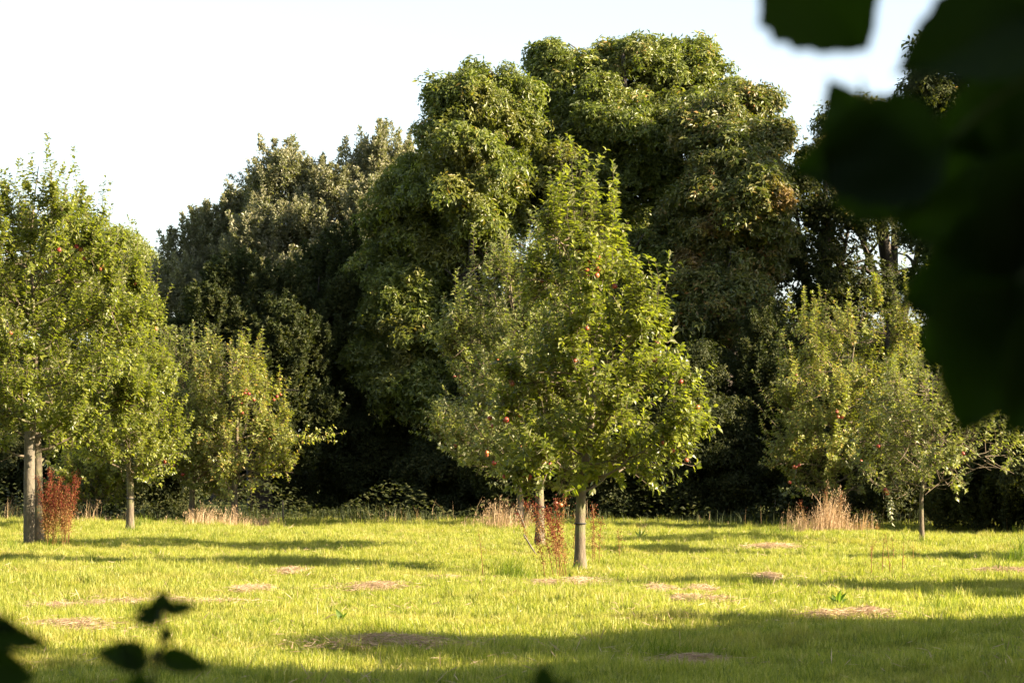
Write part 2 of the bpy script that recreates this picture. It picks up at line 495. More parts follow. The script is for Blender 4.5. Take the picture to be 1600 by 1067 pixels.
def apple_tree(x, y, h, prof, offs, seed, label, mat='apple_leaf', z0=1.0, tr=.066, nshoot=477, leafL=.093, tpl=LEAF4,
               apples=10, leaf_parts=0, long_shoots=(), spires=6, tie=True, extra=None, group='apple trees of the orchard', lean=(0, 0), nlimb=28, lpow=1.35, wpow=1.1):
    """prof: [(z, radius)], offs: [(z, dx)] both in metres in the tree's own frame"""
    rng = np.random.default_rng(seed)
    gz = float(hgt(x, y))
    root = empty('apple_tree', (x, y, gz), label, 'apple tree', group)
    def cx(z): return sstep(offs, z)
    def env(P):   # how far out a point is, 1 = on the envelope
        r = np.hypot(P[..., 0] - cx(P[..., 2]), P[..., 1])
        return r / np.maximum(sstep(prof, P[..., 2]), .03)
    # trunk
    zt = np.linspace(-.08, h * .93, 15)
    wob = np.stack([np.sin(zt * 1.7 + seed) * .025, np.cos(zt * 1.3 + seed * 2) * .02], -1) * np.minimum(zt / 1.0, 1).clip(0)[:, None]
    axis = np.stack([cx(zt) * np.clip((zt - z0) / 2, 0, 1) + wob[:, 0] + lean[0] * zt, wob[:, 1] + lean[1] * zt, zt], -1)
    rr = tr * np.interp(zt, [-.08, .05, .3, z0, h * .5, h], [1.6, 1.3, 1.0, .88, .36, .05])
    V, F = tubes([(axis, rr)], 12)
    add('trunk', mesh_arrays('trunk', V, F, M['apple_bark'], smooth=True), root)
    def on_axis(z): return np.array([np.interp(z, zt, axis[:, 0]), np.interp(z, zt, axis[:, 1]), z])
    src, twig = [], []
    az = rng.uniform(0, 6.28)
    for i in range(nlimb):
        f = i / (nlimb - 1)
        zs = z0 + (h * .8 - z0) * f ** lpow
        az += 2.4 + rng.normal(0, .25)
        rise = rng.uniform(.0, .8) * (1 - .4 * f) + .08
        ze = min(zs + rise, h * .93)
        R = max(sstep(prof, ze) * rng.uniform(.72, .95), .12)
        p0 = on_axis(zs)
        p2 = np.array([cx(ze) + R * math.cos(az), R * math.sin(az), ze])
        p1 = p0 * .45 + p2 * .55 + np.array([0, 0, -.12 + rng.normal(0, .06)])
        pts = bez(p0, p1, p2, 9); pts[1:-1] += rng.normal(0, .018, (7, 3))
        r0 = tr * (.30 - .16 * f)
        V, F = tubes([(pts, np.linspace(r0, .006, 9))], 6)
        add('limb', mesh_arrays('limb', V, F, M['apple_bark'], smooth=True), root)
        src.append(pts[3:])
        for j in range(9):
            t = rng.integers(1, 9); q = pts[t]
            out = unit(q - np.array([cx(q[2]), 0, q[2]]))
            d = unit(out * rng.uniform(.1, 1.1) + np.array([0, 0, rng.uniform(-.35, .8)]) + rng.normal(0, .6, 3))
            ln = rng.uniform(.25, .6)
            e = q + d * ln
            for _ in range(5):
                if env(e) > 1.0 or e[2] < z0 * .9: ln *= .7; e = q + d * ln
            pp = bez(q, q + d * ln * .5 + rng.normal(0, .03, 3), e, 5)
            twig.append((pp, np.linspace(.009, .004, 5)))
            src.append(pp[1:])
    src.append(np.array([on_axis(z) for z in np.linspace(h * .6, h * .92, 10)]))
    S = np.concatenate(src)
    # shoots, biased outwards
    w = .45 + np.clip(env(S), 0, 1) ** 1.2
    w *= np.maximum(sstep(prof, S[:, 2]), .15) ** wpow
    idx = rng.choice(len(S), nshoot, p=w / w.sum())
    B = S[idx]
    out = B - np.stack([cx(B[:, 2]), 0 * B[:, 0], B[:, 2]], -1)
    out = unit(out)
    low = np.clip(1 - (B[:, 2] - z0) / 1.2, 0, 1)[:, None]
    Dr = unit(np.array([[0, 0, 1.]]) * (rng.uniform(.5, 1.5, (nshoot, 1)) - .9 * low * rng.random((nshoot, 1)))
              + out * rng.uniform(.0, .8, (nshoot, 1)) + rng.normal(0, .28, (nshoot, 3)))
    Ln = rng.uniform(.2, .72, nshoot)
    for _ in range(5):
        bad = (env(B + Dr * Ln[:, None]) > rng.uniform(.95, 1.28, nshoot)) | ((B + Dr * Ln[:, None])[:, 2] > h)
        Ln[bad] *= .8
    # upright spires breaking the outline
    ii = rng.choice(np.nonzero((env(S) > .6) & (S[:, 2] > z0 + (h - z0) * .35))[0], spires * 8)
    B = np.concatenate([B, S[ii]])
    d2 = unit(np.array([[0, 0, 1.]]) + rng.normal(0, .13, (len(ii), 3)))
    L2 = rng.uniform(.35, .95, len(ii))
    L2 = np.minimum(L2, np.maximum(h * 1.0 - S[ii][:, 2], .15))
    Dr = np.concatenate([Dr, d2]); Ln = np.concatenate([Ln, L2])
    for (bx, by, bz, ex, ey, ez) in long_shoots:
        B = np.concatenate([B, [[bx, by, bz]]]); v = np.array([ex - bx, ey - by, ez - bz]); ll = np.linalg.norm(v)
        Dr = np.concatenate([Dr, [v / ll]]); Ln = np.concatenate([Ln, [ll]])
    bend = rng.normal(0, .07, B.shape)
    LP, LD, LN_, LS = [], [], [], []
    for i in range(len(B)):
        e = B[i] + Dr[i] * Ln[i]
        pp = bez(B[i], B[i] + Dr[i] * Ln[i] * .5 + bend[i] * Ln[i] * 2, e, 5)
        twig.append((pp, np.linspace(.0055, .002, 5)))
        k = max(8, int(Ln[i] / (.0165 * leafL / .085)))
        t = np.sort(rng.uniform(.05, 1, k))
        pos = np.stack([np.interp(t, np.linspace(0, 1, 5), pp[:, c]) for c in range(3)], -1)
        a = np.arange(k) * 2.4 + rng.uniform(0, 6.28) + rng.normal(0, .3, k)
        d = Dr[i]; u = unit(np.cross(d, [.3, .5, .1])); v = np.cross(d, u)
        perp = np.cos(a)[:, None] * u + np.sin(a)[:, None] * v
        g = t[:, None]
        LD.append(perp * (1.0 - .35 * g) + d * (.15 + .6 * g) + np.array([0, 0, -.25]) + rng.normal(0, .18, (k, 3)))
        LN_.append(np.tile(d, (k, 1)) + np.array([0, 0, .4]) + rng.normal(0, .3, (k, 3)))
        LP.append(pos); LS.append(leafL * rng.uniform(.7, 1.2, k) * (1.05 - .3 * t))
    LP, LD, LN_, LS = map(np.concatenate, (LP, LD, LN_, LS))
    V, F = tubes(twig, 3)
    tag(add('twigs', mesh_arrays('twigs', V, F, M['twig'], smooth=True), root), kind='stuff')
    n = len(LP)
    if leaf_parts:
        score = -LP[:, 1] + rng.normal(0, .25, n)
        pick = np.argsort(-score)[:leaf_parts * 2]
        pick = rng.choice(pick, leaf_parts, replace=False)
        keep = np.ones(n, bool); keep[pick] = False
        D, N = unit(LD[pick]), LN_[pick]
        Sx = unit(np.cross(D, N)); N = np.cross(Sx, D)
        from mathutils import Matrix
        for i in range(leaf_parts):
            o = add('leaf', random.Random(i + seed).choice(leaf_part_mesh(mat)), root)
            m = Matrix((Sx[i], D[i], N[i])).transposed()
            o.rotation_euler = m.to_euler(); o.location = LP[pick[i]]
            s = LS[pick[i]] / .085; o.scale = (s, s, s)
        LP, LD, LN_, LS = LP[keep], LD[keep], LN_[keep], LS[keep]
    V, F, R = leaves(LP, LD, LN_, LS, LS * rng.uniform(.48, .66, len(LS)), tpl, rng)
    tag(add('foliage', mesh_arrays('foliage', V, F, M[mat], R), root), kind='stuff')
    # apples, on the outer shell of the side that faces the meadow
    cand = S[(env(S) > .66) & (S[:, 1] < .35) & (S[:, 2] < h * .75)]
    for i in range(apples):
        q = cand[rng.integers(len(cand))]
        for kk in range(2 if rng.random() < .35 else 1):
            o = add('apple', APPLE, root, q + np.array([rng.normal(0, .04) + kk * rng.uniform(-.06, .06), -.05 - kk * .04, -.07 + rng.normal(0, .03)]))
            o.rotation_euler = (rng.normal(0, .5), rng.normal(0, .5), rng.uniform(0, 6))
            s = rng.uniform(.75, 1.05); o.scale = (s, s, s * rng.uniform(.88, 1.0))
    if tie:
        q = on_axis(.62); a = np.linspace(0, 2 * math.pi, 17)
        ring = np.stack([q[0] + np.cos(a) * tr * 1.02, q[1] + np.sin(a) * tr * 1.02, np.full(17, .62)], -1)
        V, F = tubes([(ring, np.full(17, .011))], 6)
        add('tree_tie', mesh_arrays('tree_tie', V, F, M['tie'], smooth=True), root)
    return root

def base_at(px, py):
    Y = ground_y(py)
    p = at(px, py, Y)
    return float(p[0]), float(Y)

AX, AY = base_at(907, 893)
TA = apple_tree(AX, AY, 5.42,
    [(.75, .35), (1.0, .95), (1.35, 1.2), (1.9, 1.35), (2.4, 1.2), (2.9, 1.05), (3.5, .85), (4.1, .58), (4.7, .34), (5.1, .2), (5.45, .04)],
    [(0, 0), (1.0, .15), (1.9, .28), (2.6, .18), (3.4, .02), (5.4, -.16)], 5,
    'nearest apple tree in the middle, tall pointed crown with red apples',
    mat='apple_leaf', z0=1.0, nshoot=980, tpl=LEAF6, leafL=.108, apples=34, leaf_parts=300, spires=9,
    long_shoots=[(-.2, 0, 4.3, -.17, 0, 5.42), (.0, -.1, 4.2, .1, -.1, 5.15), (.9, -.2, 1.7, 1.62, -.3, 2.05), (.9, -.2, 1.9, 1.6, -.3, 2.55),
                 (.8, .1, 1.5, 1.55, 0, 1.75), (-.3, -.1, 3.9, -.35, -.1, 4.7), (.3, -.1, 3.7, .42, -.1, 4.65), (.9, -.1, 2.5, 1.12, -.1, 3.4)])
BX, BY = base_at(843, 860)
apple_tree(BX, BY, 5.05,
    [(.7, .3), (1.0, .85), (1.5, 1.2), (2.3, 1.3), (3.0, 1.15), (3.7, .85), (4.3, .55), (4.8, .25), (5.1, .05)],
    [(0, 0), (1.2, -.15), (2.5, -.25), (3.8, -.45), (5, -.5)], 8,
    'grey leaved apple tree just behind and left of the nearest one',
    mat='apple_leaf_grey', z0=1.1, nshoot=963, apples=8, tr=.066,
    long_shoots=[(-1.2, 0, 2.7, -1.35, 0, 3.6), (-1.1, 0, 2.3, -1.62, 0, 3.3), (-.8, 0, 3.4, -.95, 0, 4.3)])
CX_, CY_ = base_at(812, 823)
apple_tree(CX_, CY_, 4.2,
    [(.5, .4), (.8, 1.0), (1.4, 1.3), (2.2, 1.25), (3.0, .85), (3.7, .4), (4.2, .05)],
    [(0, 0), (1, -.45), (2.2, -.55), (4.2, -.3)], 14,
    'yellowish apple tree furthest back in the middle row, low branches reaching out left',
    mat='apple_leaf_yellow', z0=.9, nshoot=734, apples=8, tie=False,
    long_shoots=[(-1.4, 0, 1.5, -2.1, 0, 1.75), (-1.3, 0, 1.7, -1.95, 0, 2.5), (-1.2, 0, 1.9, -1.5, 0, 2.7)])
DX, DY = base_at(60, 853)
apple_tree(DX, DY, 6.3,
    [(1.0, .4), (1.3, 1.3), (1.9, 1.85), (2.8, 1.95), (3.7, 1.75), (4.5, 1.5), (5.2, 1.1), (5.8, .5), (6.35, .04)],
    [(0, 0), (1.5, -.05), (3, -.1), (4.5, -.15), (6.3, .0)], 21,
    'largest apple tree, at left edge, with a stake beside its trunk',
    mat='apple_leaf', z0=1.25, nshoot=1700, lpow=.95, wpow=.55, tpl=LEAF6, apples=26, leaf_parts=200, tr=.078, leafL=.1, nlimb=42, spires=12, tie=False,
    long_shoots=[(-.05, 0, 5.2, .05, 0, 6.3), (.15, 0, 5.0, .35, 0, 5.9), (-.5, 0, 4.6, -.55, 0, 5.8), (.5, 0, 4.6, .62, 0, 5.6), (-.9, 0, 4.4, -.98, 0, 5.4), (.25, 0, 4.9, .2, 0, 5.9), (-.25, 0, 5.0, -.3, 0, 6.0), (.8, 0, 4.2, .9, 0, 5.1), (1.2, -.2, 3.2, 1.7, -.2, 3.9)])
EX, EY = base_at(203, 830)
apple_tree(EX, EY, 5.75,
    [(.7, .35), (.95, .95), (1.6, 1.25), (2.6, 1.25), (3.5, 1.05), (4.3, .8), (4.9, .5), (5.4, .2), (5.8, .05)],
    [(0, 0), (1.2, -.15), (3, -.25), (4.5, -.35), (5.8, -.45)], 33,
    'slender apple tree second from the left edge, single pale trunk with a dark tie',
    mat='apple_leaf', z0=1.0, nshoot=1055, apples=8, tr=.066, spires=8,
    long_shoots=[(.6, 0, 3.6, .75, 0, 4.5), (-.4, 0, 4.9, -.45, 0, 5.8), (.3, 0, 4.2, .35, 0, 5.1)])
FX, FY = base_at(367, 818)
apple_tree(FX, FY, 3.95,
    [(.25, .5), (.5, 1.05), (1.0, 1.3), (1.8, 1.15), (2.5, .95), (3.1, .7), (3.6, .4), (4.0, .05)],
    [(0, 0), (1, .12), (2.5, .0), (4, -.15)], 41,
    'low bushy apple tree with one long leafy branch sticking out to the right',
    mat='apple_leaf_yellow', z0=.55, nshoot=640, apples=12, tr=.07, tie=False, spires=10,
    long_shoots=[(1.0, 0, 1.55, 1.95, 0, 1.78), (.9, -.1, 1.7, 1.6, -.1, 1.72), (1.0, .1, 1.6, 2.2, .1, 1.84), (1.2, 0, 1.66, 1.45, 0, 1.95), (1.4, 0, 1.7, 1.7, .05, 1.62), (1.5, .1, 1.72, 1.75, 0, 1.95), (1.7, .1, 1.76, 2.0, .1, 1.66), (1.75, .1, 1.76, 2.0, 0, 1.95), (-.6, 0, 2.9, -.85, 0, 4.05), (-.3, 0, 2.9, -.55, 0, 4.0), (.5, 0, 2.9, .55, 0, 3.95),
                 (.2, 0, 2.9, .25, 0, 3.8), (.9, 0, 2.3, 1.1, 0, 2.9)])
F2X, F2Y = base_at(299, 817)
apple_tree(F2X, F2Y, 4.0,
    [(.5, .4), (.8, .8), (1.5, .95), (2.4, .8), (3.2, .45), (4.0, .05)], [(0, 0), (4, -.2)], 45,
    'narrow apple tree half hidden between the slender one and the bushy one',
    mat='apple_leaf_grey', z0=.8, nshoot=596, apples=4, tr=.06, tie=False,
    long_shoots=[(-.2, 0, 3.2, -.25, 0, 4.0)])
GX, GY = base_at(1295, 828)
apple_tree(GX, GY, 4.75,
    [(.35, .3), (.7, 1.0), (1.3, 1.35), (2.2, 1.5), (3.0, 1.45), (3.6, 1.2), (4.1, .8), (4.8, .1)],
    [(0, 0), (1.5, .15), (3, .4), (5.2, .7)], 52,
    'wide apple tree on the right standing in a clump of tall dry grass',
    mat='apple_leaf_yellow', z0=.7, nshoot=1000, leafL=.092, apples=10, tr=.07, tie=False, spires=16,
    long_shoots=[(-.9, 0, 1.9, -1.5, 0, 2.5), (-1.0, 0, 2.2, -1.4, 0, 3.0), (-.9, 0, 3.0, -.95, 0, 3.9), (-.6, 0, 3.2, -.65, 0, 4.45), (-.1, 0, 3.6, -.15, 0, 4.5),
                 (.4, 0, 3.5, .4, 0, 4.5), (.9, 0, 3.2, .95, 0, 4.3), (1.35, 0, 3.5, 1.42, 0, 5.15), (1.6, 0, 3.4, 1.85, 0, 4.95), (1.3, 0, 3.2, 1.35, 0, 4.4), (1.5, .1, 3.0, 1.62, 0, 4.1)])
HX, HY = base_at(1441, 850)
apple_tree(HX, HY, 2.95,
    [(.5, .5), (.8, 1.2), (1.3, 1.5), (2.0, 1.2), (2.6, .6), (3.0, .06)],
    [(0, 0), (1.2, .25), (2.5, .1), (3, .1)], 61,
    'apple tree behind the blurred dark leaves, thin trunk and low sparse crown in shade',
    mat='apple_leaf_grey', z0=.75, nshoot=280, apples=3, tr=.034, tie=False, spires=8,
    long_shoots=[(1.0, 0, 1.2, 1.6, 0, 1.9), (1.1, 0, 1.4, 1.9, 0, 2.3), (-.2, 0, 2.3, -.3, 0, 3.1), (.6, 0, 2.0, .7, 0, 2.9)])
IX, IY = base_at(150, 816)
apple_tree(IX, IY, 1.9,
    [(.1, .5), (.4, .9), (1.0, 1.0), (1.5, .6), (1.95, .05)], [(0, 0), (2, 0)], 71,
    'small low apple bush seen between the two left trunks', mat='apple_leaf', z0=.3, nshoot=412, apples=0, tr=.04, tie=False, nlimb=16,
    group=None)
# orchard trees standing to the right of the picture, whose shadows cross the meadow
def copy_tree(src, loc, rz, s, label, group=None):
    r = src.copy(); COL.objects.link(r); r.location = loc; r.rotation_euler = (0, 0, rz); r.scale = (s, s, s)
    r['label'] = label
    if group: r['group'] = group
    for ch in list(src.children):
        if ch.name.startswith(('leaf', 'apple', 'tree_tie')): continue
        c = ch.copy(); COL.objects.link(c); c.parent = r
    return r
for (x, y, rz, s, lb) in [(11.5, 18.6, 1.0, 1.0, 'apple tree out at the right whose shadow falls on the near grass'),
                          (12.0, 24.6, 2.5, 1.05, 'apple tree out at the right a little nearer than the nearest trunk'),
                          (11.6, 33.0, 4.2, 1.1, 'apple tree out at the right beyond the nearest trunk')]:
    copy_tree(TA, (x, y, 0), rz, s, lb)

# ------------------------------------------------------------------ woodland trees
CLUMPS = {}
def clump_set(mat, style, per, fan, rc, leaf, asp, flat):
    key = (mat, style, per, fan, round(rc, 3), round(leaf, 3), asp)
    if key in CLUMPS: return CLUMPS[key]
    rng = np.random.default_rng(len(CLUMPS) + 50)
    coll = bpy.data.collections.new('leaf_clumps')
    for _ in range(10):
        m = per
        if style == 'fan':
            q = unit(rng.normal(0, 1, (m, 3)) + np.array([0, 0, .55]))
            P = q * rc * np.array([1.1, 1.1, flat]) * rng.uniform(.35, 1.1, (m, 1))
            A = unit(q * .7 + np.array([0, 0, .6]) + rng.normal(0, .35, (m, 3)))
        else:
            t = rng.random((m, 1)); side = unit(rng.normal(0, 1, (m, 3))) * (1 - t) * .5
            P = (side * np.array([1, 1, .3]) + np.array([0, 0, 1.9]) * (t - .35)) * rc
            A = unit(side * 1.2 + np.array([0, 0, .8]) + rng.normal(0, .3, (m, 3)))
        u = unit(np.cross(A, rng.normal(0, 1, (m, 3)))); v = np.cross(A, u)
        fi = np.repeat(np.arange(m), fan)
        a = np.tile(np.arange(fan), m) * (2 * math.pi / fan) + np.repeat(rng.uniform(0, 6, m), fan)
        perp = np.cos(a)[:, None] * u[fi] + np.sin(a)[:, None] * v[fi]
        n = len(fi)
        D = (perp * .9 + A[fi] * .2 + np.array([0, 0, -.28]) if style == 'fan' else perp * .7 + A[fi] * .7) + rng.normal(0, .32, (n, 3))
        LL = leaf * rng.uniform(.6, 1.2, n)
        V, F, R = leaves(P[fi] + rng.normal(0, .02, (n, 3)), D, A[fi] + rng.normal(0, .3, (n, 3)), LL, LL * asp * 1.6, LEAF2, rng)
        coll.objects.link(bpy.data.objects.new('clump', mesh_arrays('clump', V, F, M[mat], R)))
    CLUMPS[key] = scatter_group(coll)
    return CLUMPS[key]

def lobe_tree(name, base, lobes, seed, label, cat, mat, n_clump, per=16, fan=6, rc=.55, leaf=.19, asp=.32, style='fan', trunk_r=.28,
              group=None, inner=.25, flat=.75, limbs=True, bark='dark_bark'):
    """lobes: (x, y, z, rx, ry, rz) in world metres; foliage made of clumps of leaf fans on the lobes"""
    rng = np.random.default_rng(seed)
    bx, by = base
    root = empty(name, (bx, by, 0), label, cat, group)
    Lb = np.array(lobes, float); Lb[:, 0] -= bx; Lb[:, 1] -= by
    # trunk and limbs
    top = Lb[:, 2].max(); cxm = Lb[:, 0].mean(); cym = Lb[:, 1].mean()
    zt = np.linspace(-.1, top, 10)
    ax = np.stack([cxm * (zt / top).clip(0) ** 1.5 + np.sin(zt * .8 + seed) * .12, cym * (zt / top).clip(0) ** 1.5 + np.cos(zt * .6) * .1, zt], -1)
    V, F = tubes([(ax, trunk_r * np.linspace(1.15, .15, 10))], 10)
    add('trunk', mesh_arrays('trunk', V, F, M[bark], smooth=True), root)
    if limbs:
        for c in Lb:
            zs = max(.5, c[2] * rng.uniform(.35, .6))
            p0 = np.array([np.interp(zs, zt, ax[:, 0]), np.interp(zs, zt, ax[:, 1]), zs])
            pts = bez(p0, (p0 + c[:3]) / 2 + np.array([0, 0, -.3]), c[:3] + np.array([0, 0, c[5] * .4]), 8)
            its = [(pts, np.linspace(trunk_r * .45, .03, 8))]
            for _ in range(9):
                q = pts[rng.integers(3, 8)]; d = unit(rng.normal(0, 1, 3) + np.array([0, 0, .5])); d = d * c[3:6] * .85
                its.append((bez(q, q + d * .5 + rng.normal(0, .15, 3), q + d, 5), np.linspace(.05, .012, 5)))
            V, F = tubes(its, 5)
            add('limb', mesh_arrays('limb', V, F, M[bark], smooth=True), root)
    area = (Lb[:, 3] * Lb[:, 5] + Lb[:, 4] * Lb[:, 5]); area /= area.sum()
    SL, SW = [], []
    for c, a_ in zip(Lb, area):
        ns = 17
        d = unit(rng.normal(0, 1, (ns, 3)) + np.array([0, -.2, .3]))
        f_ = rng.uniform(.14, .44, ns)
        for q_, ff in zip(d, f_):
            SL.append(np.concatenate([c[:3] + q_ * c[3:6] * rng.uniform(.45, 1.08), c[3:6] * ff * np.array([1.1, 1.1, rng.uniform(.6, 1.2)]), q_])); SW.append(a_ * ff * ff)
    SL = np.array(SL); SW = np.array(SW); SW /= SW.sum()
    n_clump = int(n_clump * 1.8); per = int(per * 2.5); leaf *= .6; asp *= .72; rc *= .9
    li = rng.choice(len(SL), n_clump, p=SW)
    Lb0 = Lb; Lb = SL[:, :6]
    loose = rng.random(n_clump) < .16                       # sprays that belong to no bough
    lj = rng.choice(len(Lb0), n_clump, p=area)
    o = unit(rng.normal(0, 1, (n_clump, 3)) + SL[li, 6:9] * .5 + np.array([0, 0, .75]))
    o = np.where(loose[:, None], unit(rng.normal(0, 1, (n_clump, 3)) + np.array([0, -.2, .25])), o)
    depth = np.where(rng.random(n_clump) < inner, rng.uniform(.35, .8, n_clump), rng.uniform(.6, 1.28, n_clump) + (rng.random(n_clump) < .12) * rng.uniform(0, .3, n_clump))
    C = np.where(loose[:, None], Lb0[lj, :3] + o * Lb0[lj, 3:6] * (depth * rng.uniform(.85, 1.03, n_clump))[:, None], Lb[li, :3] + o * Lb[li, 3:6] * depth[:, None])
    rcv = rc * .68 * rng.uniform(.45, 1.5, n_clump)
    keep = (C[:, 2] > .05) & ~((o[:, 1] > .55) & (rng.random(n_clump) < .5))
    C, o = C[keep], o[keep]; n = len(C)
    ax_ = unit(o * .55 + np.array([0, 0, .8]) + rng.normal(0, .12, (n, 3)))
    th = np.arccos(np.clip(ax_[:, 2], -1, 1)); ph = np.arctan2(ax_[:, 1], ax_[:, 0]) + math.pi / 2
    rot = np.stack([th, np.zeros(n), ph], -1)
    scatter(root, C, rot, rng.uniform(.5, 1.35, n), rng.integers(0, 10, n), clump_set(mat, style, per, fan, rc * .68, leaf, asp, flat))
    return root

def lb(px, py, Y, rpx, rpy, ry=None):
    """lobe centred at a photo point at distance Y, radii in photo pixels"""
    p = at(px, py, Y); s = Y / FPX
    rx, rz = rpx * s, rpy * s
    return (p[0], p[1], p[2], rx, ry if ry else (rx + rz) / 2, rz)

GW = 'tall trees at the back of the meadow'
T1 = lobe_tree('chestnut_tree', (at(960, 800, 61)[0], 61),
    [lb(1000, 125, 61, 82, 58), lb(905, 140, 61, 75, 62), lb(1070, 150, 61, 80, 70), lb(970, 210, 59.5, 90, 75), lb(870, 210, 61, 60, 70), lb(1090, 240, 60, 80, 80),
     lb(900, 320, 59, 100, 80), lb(1010, 340, 60, 90, 80), lb(960, 460, 57, 110, 90), lb(870, 560, 56, 110, 110), lb(1040, 560, 59.5, 90, 100), lb(860, 100, 61, 30, 24), lb(1085, 95, 61, 26, 22)],
    101, 'tallest chestnut tree with a yellow green domed crown behind the nearest apple tree', 'tree', 'chestnut_leaf', 1500, per=17, fan=5, rc=.5, leaf=.2, group=GW)
lobe_tree('chestnut_tree', (at(740, 800, 58)[0], 58),
    [lb(755, 175, 58, 70, 60), lb(700, 220, 58, 42, 60), lb(800, 200, 58.5, 50, 75), lb(740, 280, 57, 85, 70), lb(660, 330, 59, 70, 75), lb(760, 380, 58.5, 90, 80), lb(640, 440, 59, 85, 90), lb(740, 500, 59, 100, 100),
     lb(620, 570, 59, 90, 100), lb(720, 640, 58, 110, 110), lb(690, 160, 58, 22, 26)],
    102, 'round topped chestnut tree left of the tallest one, bright leaves on its upper side', 'tree', 'chestnut_leaf', 1350, per=16, fan=5, rc=.5, leaf=.2, group=GW)
lobe_tree('chestnut_tree', (at(1140, 800, 57)[0], 57),
    [lb(1150, 190, 58, 45, 48), lb(1110, 230, 57, 60, 60), lb(1185, 250, 57, 38, 50), lb(1140, 320, 56, 80, 75), lb(1080, 380, 57, 60, 65), lb(1180, 390, 57, 60, 70), lb(1130, 480, 56, 90, 80), lb(1070, 540, 56, 60, 80), lb(1190, 165, 58, 18, 18), lb(1217, 215, 57, 14, 18)],
    103, 'browning chestnut tree with rusty leaf tips right of the tallest one', 'tree', 'autumn_leaf', 1000, per=17, fan=5, rc=.5, leaf=.2, group=GW, inner=.2)
lobe_tree('maple_tree', (at(1270, 800, 58)[0], 58),
    [lb(1240, 320, 58, 55, 50), lb(1290, 290, 59, 50, 60), lb(1330, 360, 58, 60, 60), lb(1250, 420, 58, 70, 60), lb(1350, 440, 58, 70, 50), lb(1290, 520, 58, 90, 60)],
    104, 'dark thin crowned tree on the right with sky showing through its leaves', 'tree', 'dark_leaf', 290, per=10, fan=5, rc=.5, leaf=.17, asp=.45, group=GW, inner=.1)
lobe_tree('maple_tree', (at(1400, 800, 60)[0], 60),
    [lb(1350, 212, 60, 50, 48), lb(1400, 218, 60, 50, 42), lb(1300, 240, 60, 42, 55), lb(1370, 290, 60, 60, 50), lb(1450, 330, 60, 70, 80)],
    105, 'brown tipped tree peeping out above the blurred leaf on the right', 'tree', 'autumn_leaf', 260, per=12, fan=5, rc=.5, leaf=.18, asp=.4, group=GW, inner=.15)
lobe_tree('maple_tree', (at(1520, 800, 55)[0], 55),
    [lb(1500, 150, 55, 80, 70), lb(1590, 180, 55, 90, 90), lb(1510, 290, 54, 90, 80), lb(1620, 330, 54, 90, 90), lb(1500, 430, 54, 80, 80), lb(1600, 500, 54, 100, 100), lb(1490, 590, 53, 80, 90), lb(1620, 650, 53, 100, 90), lb(1440, 170, 55, 20, 30)],
    106, 'dark tree filling the right edge behind the blurred leaves', 'tree', 'dark_leaf', 1000, per=14, fan=5, rc=.5, leaf=.18, asp=.4, group=GW)
lobe_tree('sallow_tree', (at(550, 800, 68)[0], 68),
    [lb(600, 285, 68, 55, 60), lb(530, 300, 68, 60, 55), lb(450, 310, 68, 52, 52), lb(640, 320, 69, 35, 50), lb(590, 390, 66.5, 65, 60), lb(500, 400, 67, 75, 70), lb(430, 400, 67, 55, 60), lb(560, 480, 66, 80, 70), lb(460, 500, 66, 70, 70)],
    107, 'grey green tree with upright feathery shoots left of the chestnuts', 'tree', 'sallow_leaf', 1150, per=26, fan=3, rc=.62, leaf=.15, asp=.4, style='up', group=GW)
lobe_tree('sallow_tree', (at(340, 800, 70)[0], 70),
    [lb(350, 380, 70, 50, 48), lb(300, 430, 70, 45, 50), lb(400, 370, 70, 45, 60), lb(350, 470, 69, 75, 60), lb(280, 490, 69, 45, 60), lb(410, 470, 69, 60, 60)],
    108, 'lower grey green tree with upright shoots, left of the taller feathery one', 'tree', 'sallow_leaf', 650, per=26, fan=3, rc=.6, leaf=.15, asp=.4, style='up', group=GW)
lobe_tree('elder_tree', (at(400, 800, 58)[0], 58),
    [lb(395, 470, 58, 60, 50), lb(350, 540, 57, 70, 60), lb(440, 550, 57, 60, 60), lb(520, 450, 60, 60, 55), lb(500, 540, 59, 70, 70), lb(290, 600, 57, 60, 80), lb(400, 640, 56, 90, 80)],
    109, 'olive tree of middle height with pale tips behind the bushy apple tree', 'tree', 'shrub_leaf', 800, per=18, fan=4, rc=.5, leaf=.16, asp=.42, style='up', group=GW)
lobe_tree('lime_tree', (at(160, 800, 80)[0], 80),
    [lb(150, 400, 80, 55, 45), lb(200, 420, 80, 42, 48), lb(110, 420, 80, 50, 50), lb(160, 480, 79, 90, 70), lb(60, 480, 79, 80, 80), lb(230, 500, 80, 30, 80)],
    110, 'distant yellow green tree with a soft round top between the left apple trees', 'tree', 'pale_leaf', 500, per=18, fan=4, rc=.6, leaf=.16, asp=.45, group=GW)
